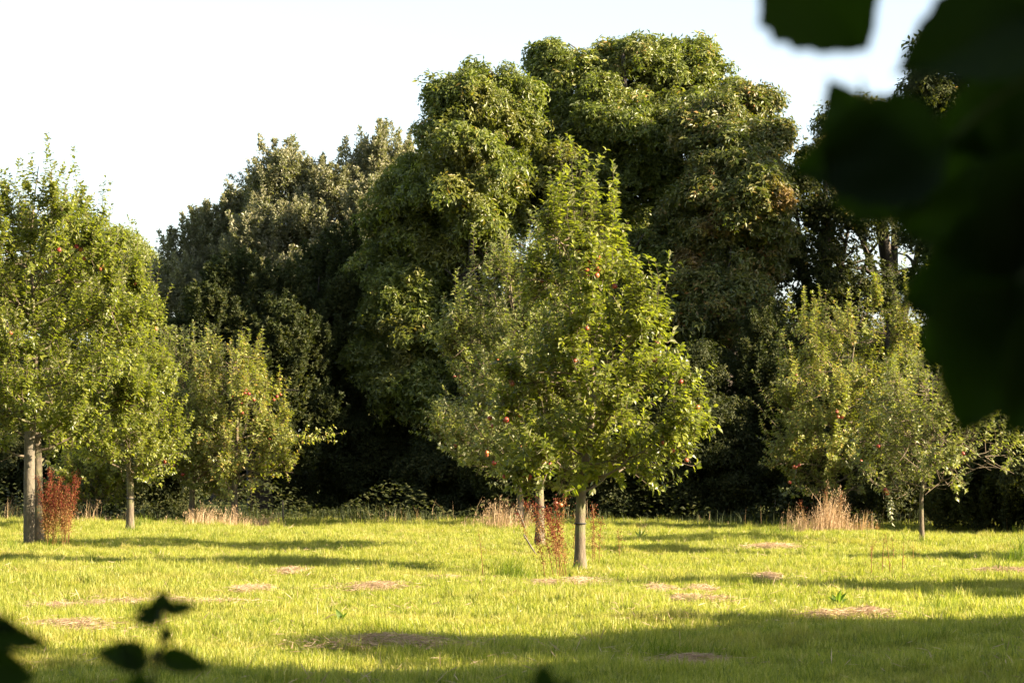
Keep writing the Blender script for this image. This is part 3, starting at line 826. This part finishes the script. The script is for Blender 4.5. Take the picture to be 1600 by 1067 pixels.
# thicket at the foot of the wood: separate shrubs
GS = 'shrubs of the dark thicket along the back of the meadow'
shr = [
    (-60, 680, 58, 110, 120, 'shaded shrub of the thicket beyond the left edge'),
    (60, 690, 57, 100, 110, 'shaded shrub behind the trunk of the largest left apple tree'),
    (240, 700, 55, 100, 110, 'dark shrub behind the slender left apple tree'),
    (480, 640, 60, 90, 170, 'tall dark shrub right of the long leafy apple branch'),
    (600, 700, 59, 90, 120, 'dark rounded shrub left of the lowest middle branches'),
    (720, 720, 57, 90, 110, 'dark shrub hidden behind the middle apple trees'),
    (850, 700, 54, 100, 120, 'dark shrub directly behind the nearest trunk'),
    (980, 700, 53, 90, 120, 'dark shrub right of the nearest trunk'),
    (1090, 690, 53, 100, 130, 'olive shrub between the middle and the right apple trees'),
    (1200, 640, 54, 90, 160, 'tall olive shrub behind the left side of the wide right apple tree'),
    (1320, 690, 52, 90, 120, 'dark shrub behind the dry grass at the right'),
    (1420, 700, 50, 90, 120, 'dark shrub behind the thin shaded trunk'),
    (1540, 720, 46, 100, 110, 'dark shrub at the right edge under the blurred leaves'),
    (1680, 700, 45, 100, 120, 'dark shrub beyond the right edge')]
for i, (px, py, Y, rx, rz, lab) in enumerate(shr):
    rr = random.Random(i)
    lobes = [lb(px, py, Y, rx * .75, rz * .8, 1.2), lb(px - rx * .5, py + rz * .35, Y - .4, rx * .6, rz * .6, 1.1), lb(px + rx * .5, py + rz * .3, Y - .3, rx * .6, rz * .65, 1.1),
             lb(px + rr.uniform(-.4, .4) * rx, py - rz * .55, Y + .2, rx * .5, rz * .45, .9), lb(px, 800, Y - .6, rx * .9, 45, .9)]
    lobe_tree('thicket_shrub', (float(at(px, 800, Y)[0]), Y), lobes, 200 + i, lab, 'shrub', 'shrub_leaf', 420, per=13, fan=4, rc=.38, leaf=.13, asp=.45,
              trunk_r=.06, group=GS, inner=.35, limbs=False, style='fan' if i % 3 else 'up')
# second line behind, closing the view under the crowns
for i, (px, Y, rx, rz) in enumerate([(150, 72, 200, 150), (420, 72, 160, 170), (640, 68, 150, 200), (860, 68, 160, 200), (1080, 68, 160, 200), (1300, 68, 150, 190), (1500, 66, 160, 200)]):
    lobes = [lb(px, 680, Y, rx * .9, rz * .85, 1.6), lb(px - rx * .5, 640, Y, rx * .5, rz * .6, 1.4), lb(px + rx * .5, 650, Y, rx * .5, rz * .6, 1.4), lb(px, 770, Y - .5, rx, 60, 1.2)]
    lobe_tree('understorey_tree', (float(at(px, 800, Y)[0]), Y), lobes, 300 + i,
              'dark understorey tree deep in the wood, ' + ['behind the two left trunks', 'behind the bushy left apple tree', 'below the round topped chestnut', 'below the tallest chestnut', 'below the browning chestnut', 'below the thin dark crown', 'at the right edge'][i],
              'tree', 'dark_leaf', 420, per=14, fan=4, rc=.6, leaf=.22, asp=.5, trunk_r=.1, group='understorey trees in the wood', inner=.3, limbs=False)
# broad trees: some shade grass and thicket, others added unseen to block skylight
SH = [((18.9, 12.8), 4.4, 5.6, 'broad tree right of the viewer shading the near grass'),
      ((9.5, 1.0), 4.2, 5.4, 'broad tree close on the right of the viewer'),
      ((1.5, -5.5), 4.5, 5.6, 'unseen broad tree added behind the viewer to block skylight'),
      ((25, 50), 4.5, 6.5, 'broad tree beyond the right end of the thicket'),
      ((15, 8.1), 4.2, 6.2, 'second broad tree on the right between the viewer and the meadow'),
      ((12, -10), 4.5, 7.0, 'unseen tall tree added behind right of the viewer to block skylight'),
      ((-8, -7), 4.5, 6.5, 'unseen tall tree added behind left of the viewer to block skylight'),
      ((-14, 4), 4.5, 6.0, 'unseen broad tree added left of the viewer to block skylight'),
      ((-19, 18), 4.5, 6.4, 'unseen broad tree added left of the meadow to block skylight'),
      ((-21, 34), 4.5, 6.8, 'unseen broad tree added left of the thicket to block skylight'),
      ((31, 3), 4.5, 6.4, 'unseen broad tree added far out right to block skylight'),
      ((30, 22), 4.5, 6.0, 'unseen broad tree added far right of the meadow to block skylight')]
SKY_SCREEN = [(-3.2, -2.6), (-1.2, -2.9), (.9, -2.8), (3.0, -2.2), (4.2, -.2)]  # unseen shrubs added behind the viewer to keep skylight off the near leaves
screen0 = None
for k_, (hx, hy) in enumerate(SKY_SCREEN):
    lab_ = ['leftmost', 'second', 'middle', 'fourth', 'rightmost'][k_] + ' unseen shrub added behind the viewer to block skylight'
    if screen0 is None:
        screen0 = lobe_tree('sky_screen_shrub', (hx, hy), [(hx, hy, 1.1, 1.3, .9, 1.3), (hx, hy, 2.6, 1.4, 1.0, 1.4), (hx, hy, 3.9, 1.2, 1.0, 1.2)], 390, lab_, 'shrub', 'dark_leaf', 520,
                           per=12, fan=4, rc=.4, leaf=.13, asp=.5, trunk_r=.05, group='unseen shrubs added to block skylight', inner=.5, limbs=False)
    else:
        copy_tree(screen0, (hx, hy, 0), hx * 2, 1, lab_)
first = None
for (bx, by), r, zc, lab in SH:
    if first is None:
        first = lobe_tree('chestnut_tree', (bx, by), [(bx, by, zc, r * .8, r * .8, 2.8), (bx - 2, by + 1, zc - .6, 2.2, 2.4, 1.9), (bx + 2, by - 1, zc - .4, 2.2, 2.4, 1.9), (bx + 1, by + 2, zc + 1, 2.2, 2.2, 1.8), (bx - 1, by - 2, zc + .6, 2.4, 2.2, 1.9)],
                          400, lab, 'tree', 'dark_leaf', 2600, per=12, fan=5, rc=.6, leaf=.24, asp=.45, group='broad trees around the viewer', inner=.4)
    else:
        c = copy_tree(first, (bx, by, 0), bx, zc / 5.6, lab)

# ------------------------------------------------------------------ herbs at the field edge
def edge_growth():
    rng = np.random.default_rng(77)
    n = 9000
    X = rng.uniform(-17, 17, n); edge = np.interp(X, [-17, -6, 0, 5, 7.5, 9, 17], [50, 50.3, 50, 48.6, 46.6, 43.5, 40])
    Y = edge + rng.uniform(0, 4.5, n)
    P = np.stack([X, Y, hgt(X, Y)], -1)
    V1, F1, R1 = blades(P, rng.uniform(.1, .32, n) * (1 + .4 * np.sin(X * 1.7)), rng, rng.uniform(.01, .02, n), lean=.3)
    m = 12000
    X = rng.uniform(-17, 17, m); Y = np.interp(X, [-17, -6, 0, 5, 7.5, 9, 17], [50.5, 50.8, 50.5, 49.2, 47.2, 44, 40.5]) + rng.uniform(0, 4, m)
    hh = rng.random(m) ** 1.3 * .75 * (.7 + .4 * np.sin(X * 2.3 + 1))
    P = np.stack([X, Y, hgt(X, Y) + hh], -1)
    D = rng.normal(0, 1, (m, 3)); D[:, 2] = -.1
    N = np.tile([0, -.3, 1.], (m, 1)) + rng.normal(0, .3, (m, 3))
    LL = rng.uniform(.06, .14, m)
    V2, F2, R2 = leaves(P, D, N, LL, LL * .5, LEAF4, rng)
    V, F, R = merge([(V1, F1, R1), (V2, F2, R2)])
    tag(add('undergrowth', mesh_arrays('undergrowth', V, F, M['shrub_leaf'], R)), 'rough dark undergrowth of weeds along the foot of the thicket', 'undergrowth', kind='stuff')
    rng = np.random.default_rng(79); n = 700
    X = rng.uniform(-17, 17, n); X = X[np.sin(X * 1.9) + np.sin(X * .7 + 2) + rng.normal(0, .6, n) > .2]; n = len(X)
    Y = np.interp(X, [-17, -6, 0, 5, 7.5, 9, 17], [49.6, 50, 49.7, 48.3, 46.3, 43.2, 39.7]) + rng.uniform(0, 1.2, n)
    V, F, R = blades(np.stack([X, Y, hgt(X, Y)], -1), rng.uniform(.15, .6, n), rng, rng.uniform(.005, .011, n), lean=.35)
    tag(add('dry_stems', mesh_arrays('dry_stems', V, F, M['straw'], R)), 'sparse pale dry stems along the far edge of the meadow', 'dry stems', kind='stuff')
edge_growth()

def tall_grass(px, py, wpx, hts, n, seed, label, mat='straw', depth=.5, seed_heads=True, lean=.3, name='dry_grass_clump', cat='dry grass', group='clumps of tall dry grass'):
    rng = np.random.default_rng(seed)
    x, y = base_at(px, py)
    w = wpx * y / FPX / 2
    root = empty(name, (x, y, float(hgt(x, y))), label, cat, group)
    X = rng.normal(0, .6, n).clip(-1.3, 1.3) * w; Y = rng.uniform(-depth, depth, n)
    P = np.stack([X, Y, np.full(n, -.02)], -1)
    H = (hts[0] * .5 + (hts[1] * 1.1 - hts[0] * .5) * rng.random(n) ** 1.5) * (1 - .4 * np.abs(X / w)) * (1 + .25 * np.sin(X * 9 + seed))
    V, F, R = blades(P, H, rng, rng.uniform(.004, .010, n), lean=lean, wind=(.1, 0))
    tag(add('blades', mesh_arrays('blades', V, F, M[mat], R), root), kind='stuff')
    if seed_heads:
        k = n // 5
        top = V.reshape(-1, 5, 3)[:k, 4]
        m = 6
        PP = np.repeat(top, m, 0) - np.stack([rng.normal(0, .012, k * m), rng.normal(0, .012, k * m), rng.uniform(0, .16, k * m)], -1)
        D = np.tile([0, 0, 1.], (k * m, 1)) + rng.normal(0, .5, (k * m, 3))
        V2, F2, R2 = leaves(PP, D, rng.normal(0, 1, (k * m, 3)), .035, .012, LEAF2, rng)
        tag(add('seed_heads', mesh_arrays('seed_heads', V2, F2, M[mat], R2), root), kind='stuff')
    return root
tall_grass(1292, 836, 110, (.25, .75), 900, 1, 'tall dry grass clump at the foot of the wide right apple tree')
tall_grass(1350, 834, 50, (.15, .42), 160, 2, 'small reddish dry grass clump just right of the one under the wide apple tree', mat='dock_pale')
tall_grass(785, 828, 90, (.2, .6), 600, 3, 'tall dry grass clump behind the trunks of the middle row', depth=.8)
tall_grass(330, 824, 110, (.15, .5), 700, 4, 'long dry grass strip under the narrow left apple tree')
tall_grass(408, 822, 70, (.15, .42), 420, 5, 'dry grass clump right of the bushy left apple tree trunk')
tall_grass(130, 819, 150, (.15, .5), 260, 6, 'thin dry stems behind the two left trunks', depth=1)
tall_grass(15, 816, 70, (.2, .6), 120, 7, 'sparse dry stems left of the staked trunk', depth=1)
tall_grass(600, 822, 120, (.1, .32), 60, 8, 'few dry stalks at the meadow edge left of the middle row', depth=.6)
tall_grass(1010, 829, 70, (.1, .28), 50, 9, 'few seedy stalks at the meadow edge right of the nearest trunk', depth=.6)
GT = 'lush green grass tussocks in the meadow'
for (px, py, w, h0, h1, n, s, lab) in [
    (800, 902, 80, .15, .34, 420, 21, 'thick green tussock left of the nearest trunk'),
    (618, 898, 60, .1, .2, 300, 22, 'low dark tussock in the long shadow left of the middle'),
    (1065, 1020, 150, .12, .26, 700, 23, 'wide lush tussock in the shade at the lower right of the middle'),
    (1212, 842, 55, .15, .3, 260, 24, 'rounded tussock left of the dry grass on the right'),
    (1555, 905, 60, .1, .28, 160, 25, 'spiky tussock in shadow near the right edge'),
    (1592, 885, 60, .2, .5, 260, 26, 'tall dark tussock at the right edge'),
    (340, 846, 40, .1, .25, 160, 27, 'small tussock in the sun below the bushy left apple tree'),
    (230, 826, 60, .1, .3, 260, 28, 'dark leafy tussock right of the slender apple trunk'),
    (415, 985, 60, .08, .2, 220, 29, 'low green tussock right of the blurred sprig'),
    (960, 925, 130, .08, .2, 420, 30, 'leafy green growth right in front of the nearest trunk'),
    (12, 862, 30, .12, .3, 120, 31, 'dark tussock at the left edge by the staked trunk'),
    (850, 820, 90, .1, .25, 200, 32, 'green tussock far back between the middle trunks'),
    (1480, 955, 150, .06, .17, 500, 33, 'low wide tussock in the right part of the meadow')]:
    tall_grass(px, py, w, (h0, h1), n, s, lab, mat='grass_deep', depth=.25, seed_heads=False, lean=.4, name='grass_tussock', cat='grass tussock', group=GT)

for i, (px, py, w, lab) in enumerate([(907, 893, 46, 'grass growing round the foot of the nearest trunk'), (843, 861, 40, 'grass growing round the foot of the grey leaved apple tree'),
        (60, 855, 70, 'grass growing round the staked trunk at the left edge'), (203, 831, 40, 'grass growing round the slender apple trunk on the left'),
        (1441, 851, 44, 'grass growing round the thin shaded trunk on the right')]):
    tall_grass(px, py + 2, w, (.06, .24), 220, 60 + i, lab, mat='grass_deep', depth=.22, seed_heads=False, lean=.4, name='grass_tussock', cat='grass tussock', group=GT)
# ------------------------------------------------------------------ dock plants (rust red seed stalks)
def dock(px, py, stalks, seed, label, dense=1.0, mat='dock_seed'):
    """stalks: (dx, dy, height, lean)"""
    rng = np.random.default_rng(seed)
    x, y = base_at(px, py)
    root = empty('dock_plant', (x, y, float(hgt(x, y))), label, 'dock plant', 'rusty dock plants gone to seed')
    for (dx, dy, h, ln) in stalks:
        p2 = np.array([dx + ln, dy, h])
        pts = bez(np.array([dx, dy, -.03]), np.array([dx + ln * .2, dy, h * .5]), p2, 7)
        V, F = tubes([(pts, np.linspace(.006, .003, 7))], 5)
        st = add('stalk', mesh_arrays('stalk', V, F, M['dock_pale'], smooth=True), root)
        k = int(420 * h * dense)
        t = rng.uniform(.3, 1, k)
        pos = np.stack([np.interp(t, np.linspace(0, 1, 7), pts[:, c]) for c in range(3)], -1)
        w = (.022 + .025 * (1 - t)) * (1 + .6 * np.sin(t * 26))
        pos += rng.normal(0, 1, (k, 3)) * w[:, None]
        hi = (t + rng.normal(0, .15, k)) > rng.uniform(.45, .8)
        for sel, mt in ((hi, mat), (~hi, 'dock_pale')):
            kk = int(sel.sum())
            if kk < 3: continue
            V, F, R = leaves(pos[sel], rng.normal(0, 1, (kk, 3)), rng.normal(0, 1, (kk, 3)), rng.uniform(.012, .026, kk), .015, LEAF2, rng)
            tag(add('seed_cluster', mesh_arrays('seed_cluster', V, F, M[mt], R), st), kind='stuff')
    return root
rr = random.Random(4)
dock(88, 856, [(rr.uniform(-.2, .2), rr.uniform(-.15, .15), rr.uniform(.65, 1.2), rr.uniform(-.16, .16)) for _ in range(20)], 91, 'dense rust red dock clump right of the staked left trunk', 1.3)
dock(872, 900, [(-.05, 0, .9, -.25), (.0, .1, .85, -.12), (.05, -.1, .8, -.2), (.02, 0, .95, -.05), (.1, 0, .7, -.12), (-.15, 0, .5, -.1), (.08, .1, .88, -.3)], 92, 'rusty dock stalks just left of the nearest trunk', 1.2)
dock(930, 884, [(.0, .2, .72, -.02), (.05, .1, .6, .03), (-.03, .15, .8, .02)], 93, 'two or three rusty dock stalks just right of the nearest trunk', .6)
dock(862, 868, [(-.1, 0, .75, -.3), (.1, 0, .8, .1), (.3, 0, .7, .1), (-.3, 0, .6, -.2)], 94, 'reddish dock stalks beside the trunk of the grey leaved apple tree', .8)
dock(968, 872, [(0, 0, .42, -.02)], 95, 'single thin dock stalk standing in the sun right of the nearest trunk', .4)
dock(755, 900, [(0, 0, .55, -.05)], 96, 'single pale dry stalk left of the green tussock', .1, 'dock_pale')
dock(1296, 832, [(-.05, -.3, .75, -.05), (.12, -.3, .7, .06), (-.45, -.2, .55, -.1)], 97, 'brown dock stalks in the dry grass by the wide right apple tree', .6)
dock(1378, 905, [(0, 0, .45, .03), (.1, 0, .5, -.06), (-.12, 0, .38, 0), (.25, .1, .4, .02)], 98, 'thin seedy stems in the shadow band at the right', .12, 'dock_pale')
dock(1385, 880, [(-.2, 0, .3, .03), (.1, 0, .35, -.03), (.35, 0, .28, 0)], 99, 'low pale weed stems behind the seedy ones on the right', .12, 'dock_pale')

# ------------------------------------------------------------------ stakes
def stake(px, py, h, r, label, lean=0.0, mat='stake_wood', yoff=0):
    x, y = base_at(px, py); y += yoff
    root = empty('wooden_stake', (x, y, float(hgt(x, y))), label, 'stake')
    pts = np.stack([np.linspace(0, lean, 6), np.zeros(6), np.linspace(-.1, h, 6)], -1)
    V, F = tubes([(pts, np.array([r, r, r * .99, r, r * .97, r * .93]))], 12)
    n0 = len(V)
    V = np.concatenate([V, [pts[-1] + np.array([0, 0, .006])]])
    me = mesh_arrays('post', V, F, M[mat], smooth=True)
    add('post', me, root)
    cap, capF = [], []
    a = np.linspace(0, 2 * math.pi, 12, endpoint=False)
    cv = np.concatenate([np.stack([np.cos(a) * r * .93 + lean, np.sin(a) * r * .93, np.full(12, h + .001)], -1), [[lean, 0, h + .012]]])
    cf = np.array([(i, (i + 1) % 12, 12) for i in range(12)])
    add('end_grain', mesh_arrays('end_grain', cv, cf, M[mat]), root)
    return root
s1 = stake(45, 855, 1.75, .085, 'thick round wooden stake left of the large apple trunk at the left edge')
stake(443, 818, .45, .018, 'thin short stake at the meadow edge right of the bushy left apple tree', -.02)
stake(847, 872, .3, .012, 'small leaning stick at the foot of the grey leaved apple tree', -.25)
stake(828, 832, .4, .014, 'small stick behind the middle trunks', -.2)

# ------------------------------------------------------------------ hay clumps
def hay(px, py, wpx, seed, label, hh=.05, n=None):
    rng = np.random.default_rng(seed)
    x, y = base_at(px, py)
    w = wpx * y / FPX / 2
    n = n or int(450 + 1700 * w)
    cen = rng.normal(0, .5, (7, 2)); q = rng.normal(0, 1, (n, 2)) * np.where(rng.random((n, 1)) < .35, .75, .26) + cen[rng.integers(0, 7, n)]
    dep = max(.35, w * .8)
    X, Y = q[:, 0] * w, q[:, 1] * dep
    rr2 = np.exp(-2.2 * (q[:, 0] ** 2 + q[:, 1] ** 2))
    Z = .015 + rng.random(n) * (.055 + hh * .4 * rr2)
    D = rng.normal(0, 1, (n, 3)); D[:, 2] *= .22
    P = np.stack([X, Y, Z], -1)
    V, F, R = leaves(P - unit(D) * .05, D, rng.normal(0, 1, (n, 3)) + np.array([0, 0, .5]), rng.uniform(.05, .15, n), rng.uniform(.003, .006, n), STRAW, rng)
    V[:, 2] = np.maximum(V[:, 2], .01)
    root = empty('hay_clump', (x, y, float(hgt(x, y)) + .015), label, 'hay', 'clumps of cut dry hay lying on the grass')
    tag(add('straw', mesh_arrays('straw', V, F, M['hay'], R), root), kind='stuff')
def litter():
    rng = np.random.default_rng(888)
    n = 16000
    Y = 15 + 30 * rng.random(n); X = rng.uniform(-1, 1, n) * (1 + Y * .24)
    keep = (np.sin(X * 1.3 + Y * .4) * np.sin(Y * 1.1 - X * .5) + rng.normal(0, .45, n)) > .3
    X, Y = X[keep], Y[keep]; n = len(X)
    P = np.stack([X, Y, hgt(X, Y) + rng.uniform(.02, .075, n)], -1)
    D = rng.normal(0, 1, (n, 3)); D[:, 2] *= .5
    V, F, R = leaves(P, D, rng.normal(0, 1, (n, 3)), rng.uniform(.05, .16, n), rng.uniform(.004, .008, n), STRAW, rng)
    tag(add('straw_litter', mesh_arrays('straw_litter', V, F, M['hay'], R)), 'loose dry stems strewn thinly through the meadow grass', 'straw litter', kind='stuff')
litter()
for i, (px, py, w, lab, hh) in enumerate([
    (610, 1014, 180, 'large pinkish hay clump on the near grass left of the middle', .12),
    (1085, 1032, 120, 'brown hay clump in the shade at the lower right of the middle', .09),
    (600, 926, 120, 'flat hay patch in the sun between the sprig and the nearest trunk', .07),
    (905, 918, 60, 'small reddish hay heap right below the nearest trunk', .1),
    (855, 924, 90, 'thin hay scatter left below the nearest trunk', .03),
    (1022, 927, 60, 'rounded hay heap right of the nearest trunk', .12),
    (1095, 928, 40, 'small hay wisp right of the rounded heap', .07),
    (1290, 970, 110, 'flat hay patch in front of the bright broad leaf', .06),
    (1352, 965, 60, 'small brown hay heap at the edge of the right shade', .09),
    (1200, 912, 60, 'pale hay patch in the sun right of the middle', .06),
    (1205, 856, 90, 'faint hay patch far back left of the dry grass', .06),
    (1560, 905, 80, 'sunlit hay streak near the right edge', .06),
    (130, 994, 160, 'long hay streak at the lower left above the shade', .07),
    (90, 945, 90, 'pale hay patch at the left in full sun', .05),
    (200, 941, 140, 'wide thin hay scatter left of the sprig top', .04),
    (330, 945, 120, 'thin hay scatter right of the sprig top', .03),
    (390, 926, 50, 'faint hay wisp left of the middle hay patch', .04),
    (690, 911, 70, 'grey hay streak in the long shadow', .04),
    (1090, 945, 90, 'scattered straw right of the middle in the sun', .03),
    (455, 902, 50, 'small hay wisp beside the long shadow on the left', .04)]):
    hay(px, py, w, 500 + i, lab, hh)

# ------------------------------------------------------------------ broad leaved weeds
def broad_leaf(base, tip, width, up, mat, seed=0, cup=.12, serr=0.0):
    """one large leaf as a curved grid; returns mesh in world space relative to base"""
    base, tip = np.array(base, float), np.array(tip, float)
    D = tip - base; L = np.linalg.norm(D); D = D / L
    S = unit(np.cross(D, up)); N = np.cross(S, D)
    nu, nv = 6, 13
    V = []
    for j in range(nv):
        t = j / (nv - 1)
        w = width * .5 * (math.sin(math.pi * min(1, t ** .62)) ** .8 if 0 < t < 1 else 0)
        for i in range(-nu, nu + 1):
            s = i / nu
            e = 1 + (serr * (1 if (j % 2) else -1) if abs(i) == nu else 0)
            z = cup * width * (s * s) - .18 * L * t * t + .03 * L * math.sin(s * 5 + t * 6 + seed) * t * (1 - t) * 2 - (.02 * width if i == 0 else 0)
            V.append(S * s * w * e + D * L * (t - .03 * abs(s) * t) + N * z)
    W = 2 * nu + 1
    F = [(j * W + i, j * W + i + 1, (j + 1) * W + i + 1, (j + 1) * W + i) for j in range(nv - 1) for i in range(W - 1)]
    V = np.array(V)
    return mesh_arrays('leaf', V, np.array(F), M[mat], np.full(len(V), (seed * .37) % 1), smooth=True)

def weed(px, py, specs, label, scale=.75):
    x, y = base_at(px, py)
    root = empty('broad_leaved_weed', (x, y, float(hgt(x, y))), label, 'weed')
    for i, (dx, dy, dz, w) in enumerate(specs):
        me = broad_leaf((0, 0, 0), (dx * scale, dy * scale, dz * scale), w * scale, (0, -.6, 1), 'weed_leaf', i)
        add('leaf', me, root, (0, 0, .02))
weed(1308, 945, [(.1, -.05, .17, .08), (-.1, -.05, .12, .07), (.02, -.1, .2, .08), (.14, .05, .1, .07), (-.05, .08, .15, .07)], 'bright broad leaved weed standing in the sunny grass at the right')
weed(533, 978, [(-.05, -.03, .14, .08), (.06, -.04, .1, .06), (0, .05, .09, .06)], 'small broad leaved weed in the sun left of the middle')
weed(1000, 842, [(-.1, 0, .2, .05), (.1, 0, .22, .05), (0, .1, .28, .05), (.18, 0, .15, .05)], 'leafy weed at the meadow edge right of the nearest trunk')
weed(890, 912, [(-.1, 0, .15, .06), (.1, 0, .12, .05), (0, -.1, .18, .06), (.18, 0, .1, .05)], 'leafy weed at the foot of the nearest trunk')

# ------------------------------------------------------------------ blurred foliage close to the viewer
def near_branch(name, stem_pts, stem_r, leafs, label, cat):
    """stem_pts: (px, py, Y) list or world points; leafs: (base px,py, tip px,py, width px, Y, facing)"""
    P = [np.array(p) if len(p) == 3 and p[0] is not None and isinstance(p[2], float) and abs(p[0]) < 5 else at(*p) for p in stem_pts]
    P = np.array(P)
    org = P[0].copy()
    root = empty(name, org, label, cat)
    t = np.linspace(0, 1, len(P)); tt = np.linspace(0, 1, 24)
    C = np.stack([np.interp(tt, t, P[:, c]) for c in range(3)], -1)
    V, F = tubes([(C - org, np.linspace(stem_r, stem_r * .45, 24))], 8)
    add('stem', mesh_arrays('stem', V, F, M['sprig_stem'], smooth=True), root)
    for i, (bx, by, tx, ty, w, Y, tilt) in enumerate(leafs):
        b, e = at(bx, by, Y), at(tx, ty, Y + tilt[0])
        me = broad_leaf((0, 0, 0), e - b, w * Y / FPX, (tilt[1], -1, tilt[2]), 'near_leaf', i + 1, cup=.10, serr=.05)
        add('leaf', me, root, b - org)
        # petiole from the nearest stem point to the leaf base
        q = C[np.argmin(np.linalg.norm(C - b, axis=1))]
        if np.linalg.norm(q - b) > .004:
            pp = bez(q, (q + b) / 2 + np.array([0, 0, .012]), b, 6) - org
            V, F = tubes([(pp, np.linspace(.0016, .0011, 6))], 6)
            add('petiole', mesh_arrays('petiole', V, F, M['sprig_stem'], smooth=True), root)
    return root
near_branch('hedge_branch', [(.42, 1.55, 0.0), (1980, 700, 1.5), (1760, 300, 1.42), (1640, 60, 1.4), (1500, -130, 1.4), (1290, -170, 1.4)], .005, [
    (1222, -80, 1368, 82, 235, 1.38, (.02, 0, .1)),
    (1620, 20, 1404, 98, 190, 1.36, (-.02, 0, .3)),
    (1660, -40, 1470, 60, 170, 1.40, (0, .2, .2)),
    (1670, 150, 1450, 215, 190, 1.45, (0, .1, .2)),
    (1400, 350, 1300, 112, 165, 1.43, (0, 0, .2)),
    (1480, 225, 1232, 262, 185, 1.42, (0, -.1, .1)),
    (1660, 250, 1440, 290, 200, 1.45, (0, .1, -.1)),
    (1690, 330, 1385, 345, 200, 1.40, (.02, 0, .1)),
    (1680, 410, 1400, 470, 250, 1.40, (0, .1, 0)),
    (1620, 400, 1440, 575, 240, 1.43, (0, .2, .1)),
    (1590, 440, 1500, 685, 220, 1.38, (0, 0, .1)),
    (1700, 520, 1570, 680, 190, 1.36, (0, 0, .1)),
    (1600, 40, 1570, 260, 190, 1.42, (0, 0, .1)),
    (1660, 250, 1560, 480, 210, 1.39, (0, 0, .1)),
    (1360, 190, 1345, 118, 16, 1.43, (0, 0, .1)),
], 'out of focus dark branch with broad leaves hanging in from the upper right', 'branch')
near_branch('nettle_sprig', [(-.27, 1.9, 0.0), (225, 1150, 1.9), (240, 1060, 1.9), (256, 990, 1.9), (252, 945, 1.9)], .003, [
    (253, 958, 254, 920, 40, 1.9, (0, 0, .1)), (256, 955, 312, 943, 27, 1.9, (0, .1, .4)), (250, 962, 210, 945, 24, 1.9, (0, 0, .4)),
    (250, 972, 198, 962, 26, 1.88, (0, 0, .4)), (258, 980, 262, 1008, 26, 1.9, (0, .5, .1)), (246, 1035, 240, 1010, 14, 1.9, (0, 0, 0)),
    (232, 1030, 146, 1016, 52, 1.88, (0, 0, .25)), (225, 1048, 180, 996, 40, 1.87, (0, 0, .2)), (250, 1024, 330, 1044, 42, 1.9, (0, 0, .25)), (235, 1070, 190, 1075, 40, 1.9, (0, 0, .1)),
], 'out of focus dark sprig with small paired leaves at the lower left', 'sprig')
near_branch('nettle_sprig', [(-.36, 1.55, 0.0), (-40, 1150, 1.55), (-30, 1040, 1.55), (-25, 975, 1.55)], .003, [
    (-30, 985, 84, 1008, 46, 1.55, (0, 0, .25)), (-30, 965, 40, 985, 34, 1.55, (0, 0, .2)), (-40, 1030, 55, 1055, 62, 1.52, (0, 0, .2)), (-30, 1070, 60, 1060, 40, 1.55, (0, 0, .1)), (-40, 975, -80, 960, 40, 1.55, (0, 0, .1)),
], 'out of focus dark leaves cut off by the lower left corner', 'sprig')
near_branch('nettle_sprig', [(.02, 1.7, 0.0), (845, 1200, 1.7), (850, 1085, 1.7)], .003, [
    (852, 1090, 848, 1034, 42, 1.7, (0, 0, .1)), (850, 1085, 905, 1062, 24, 1.7, (0, 0, .2)), (850, 1100, 800, 1080, 24, 1.7, (0, 0, .2)),
], 'out of focus leaf tip poking up at the bottom middle', 'sprig')
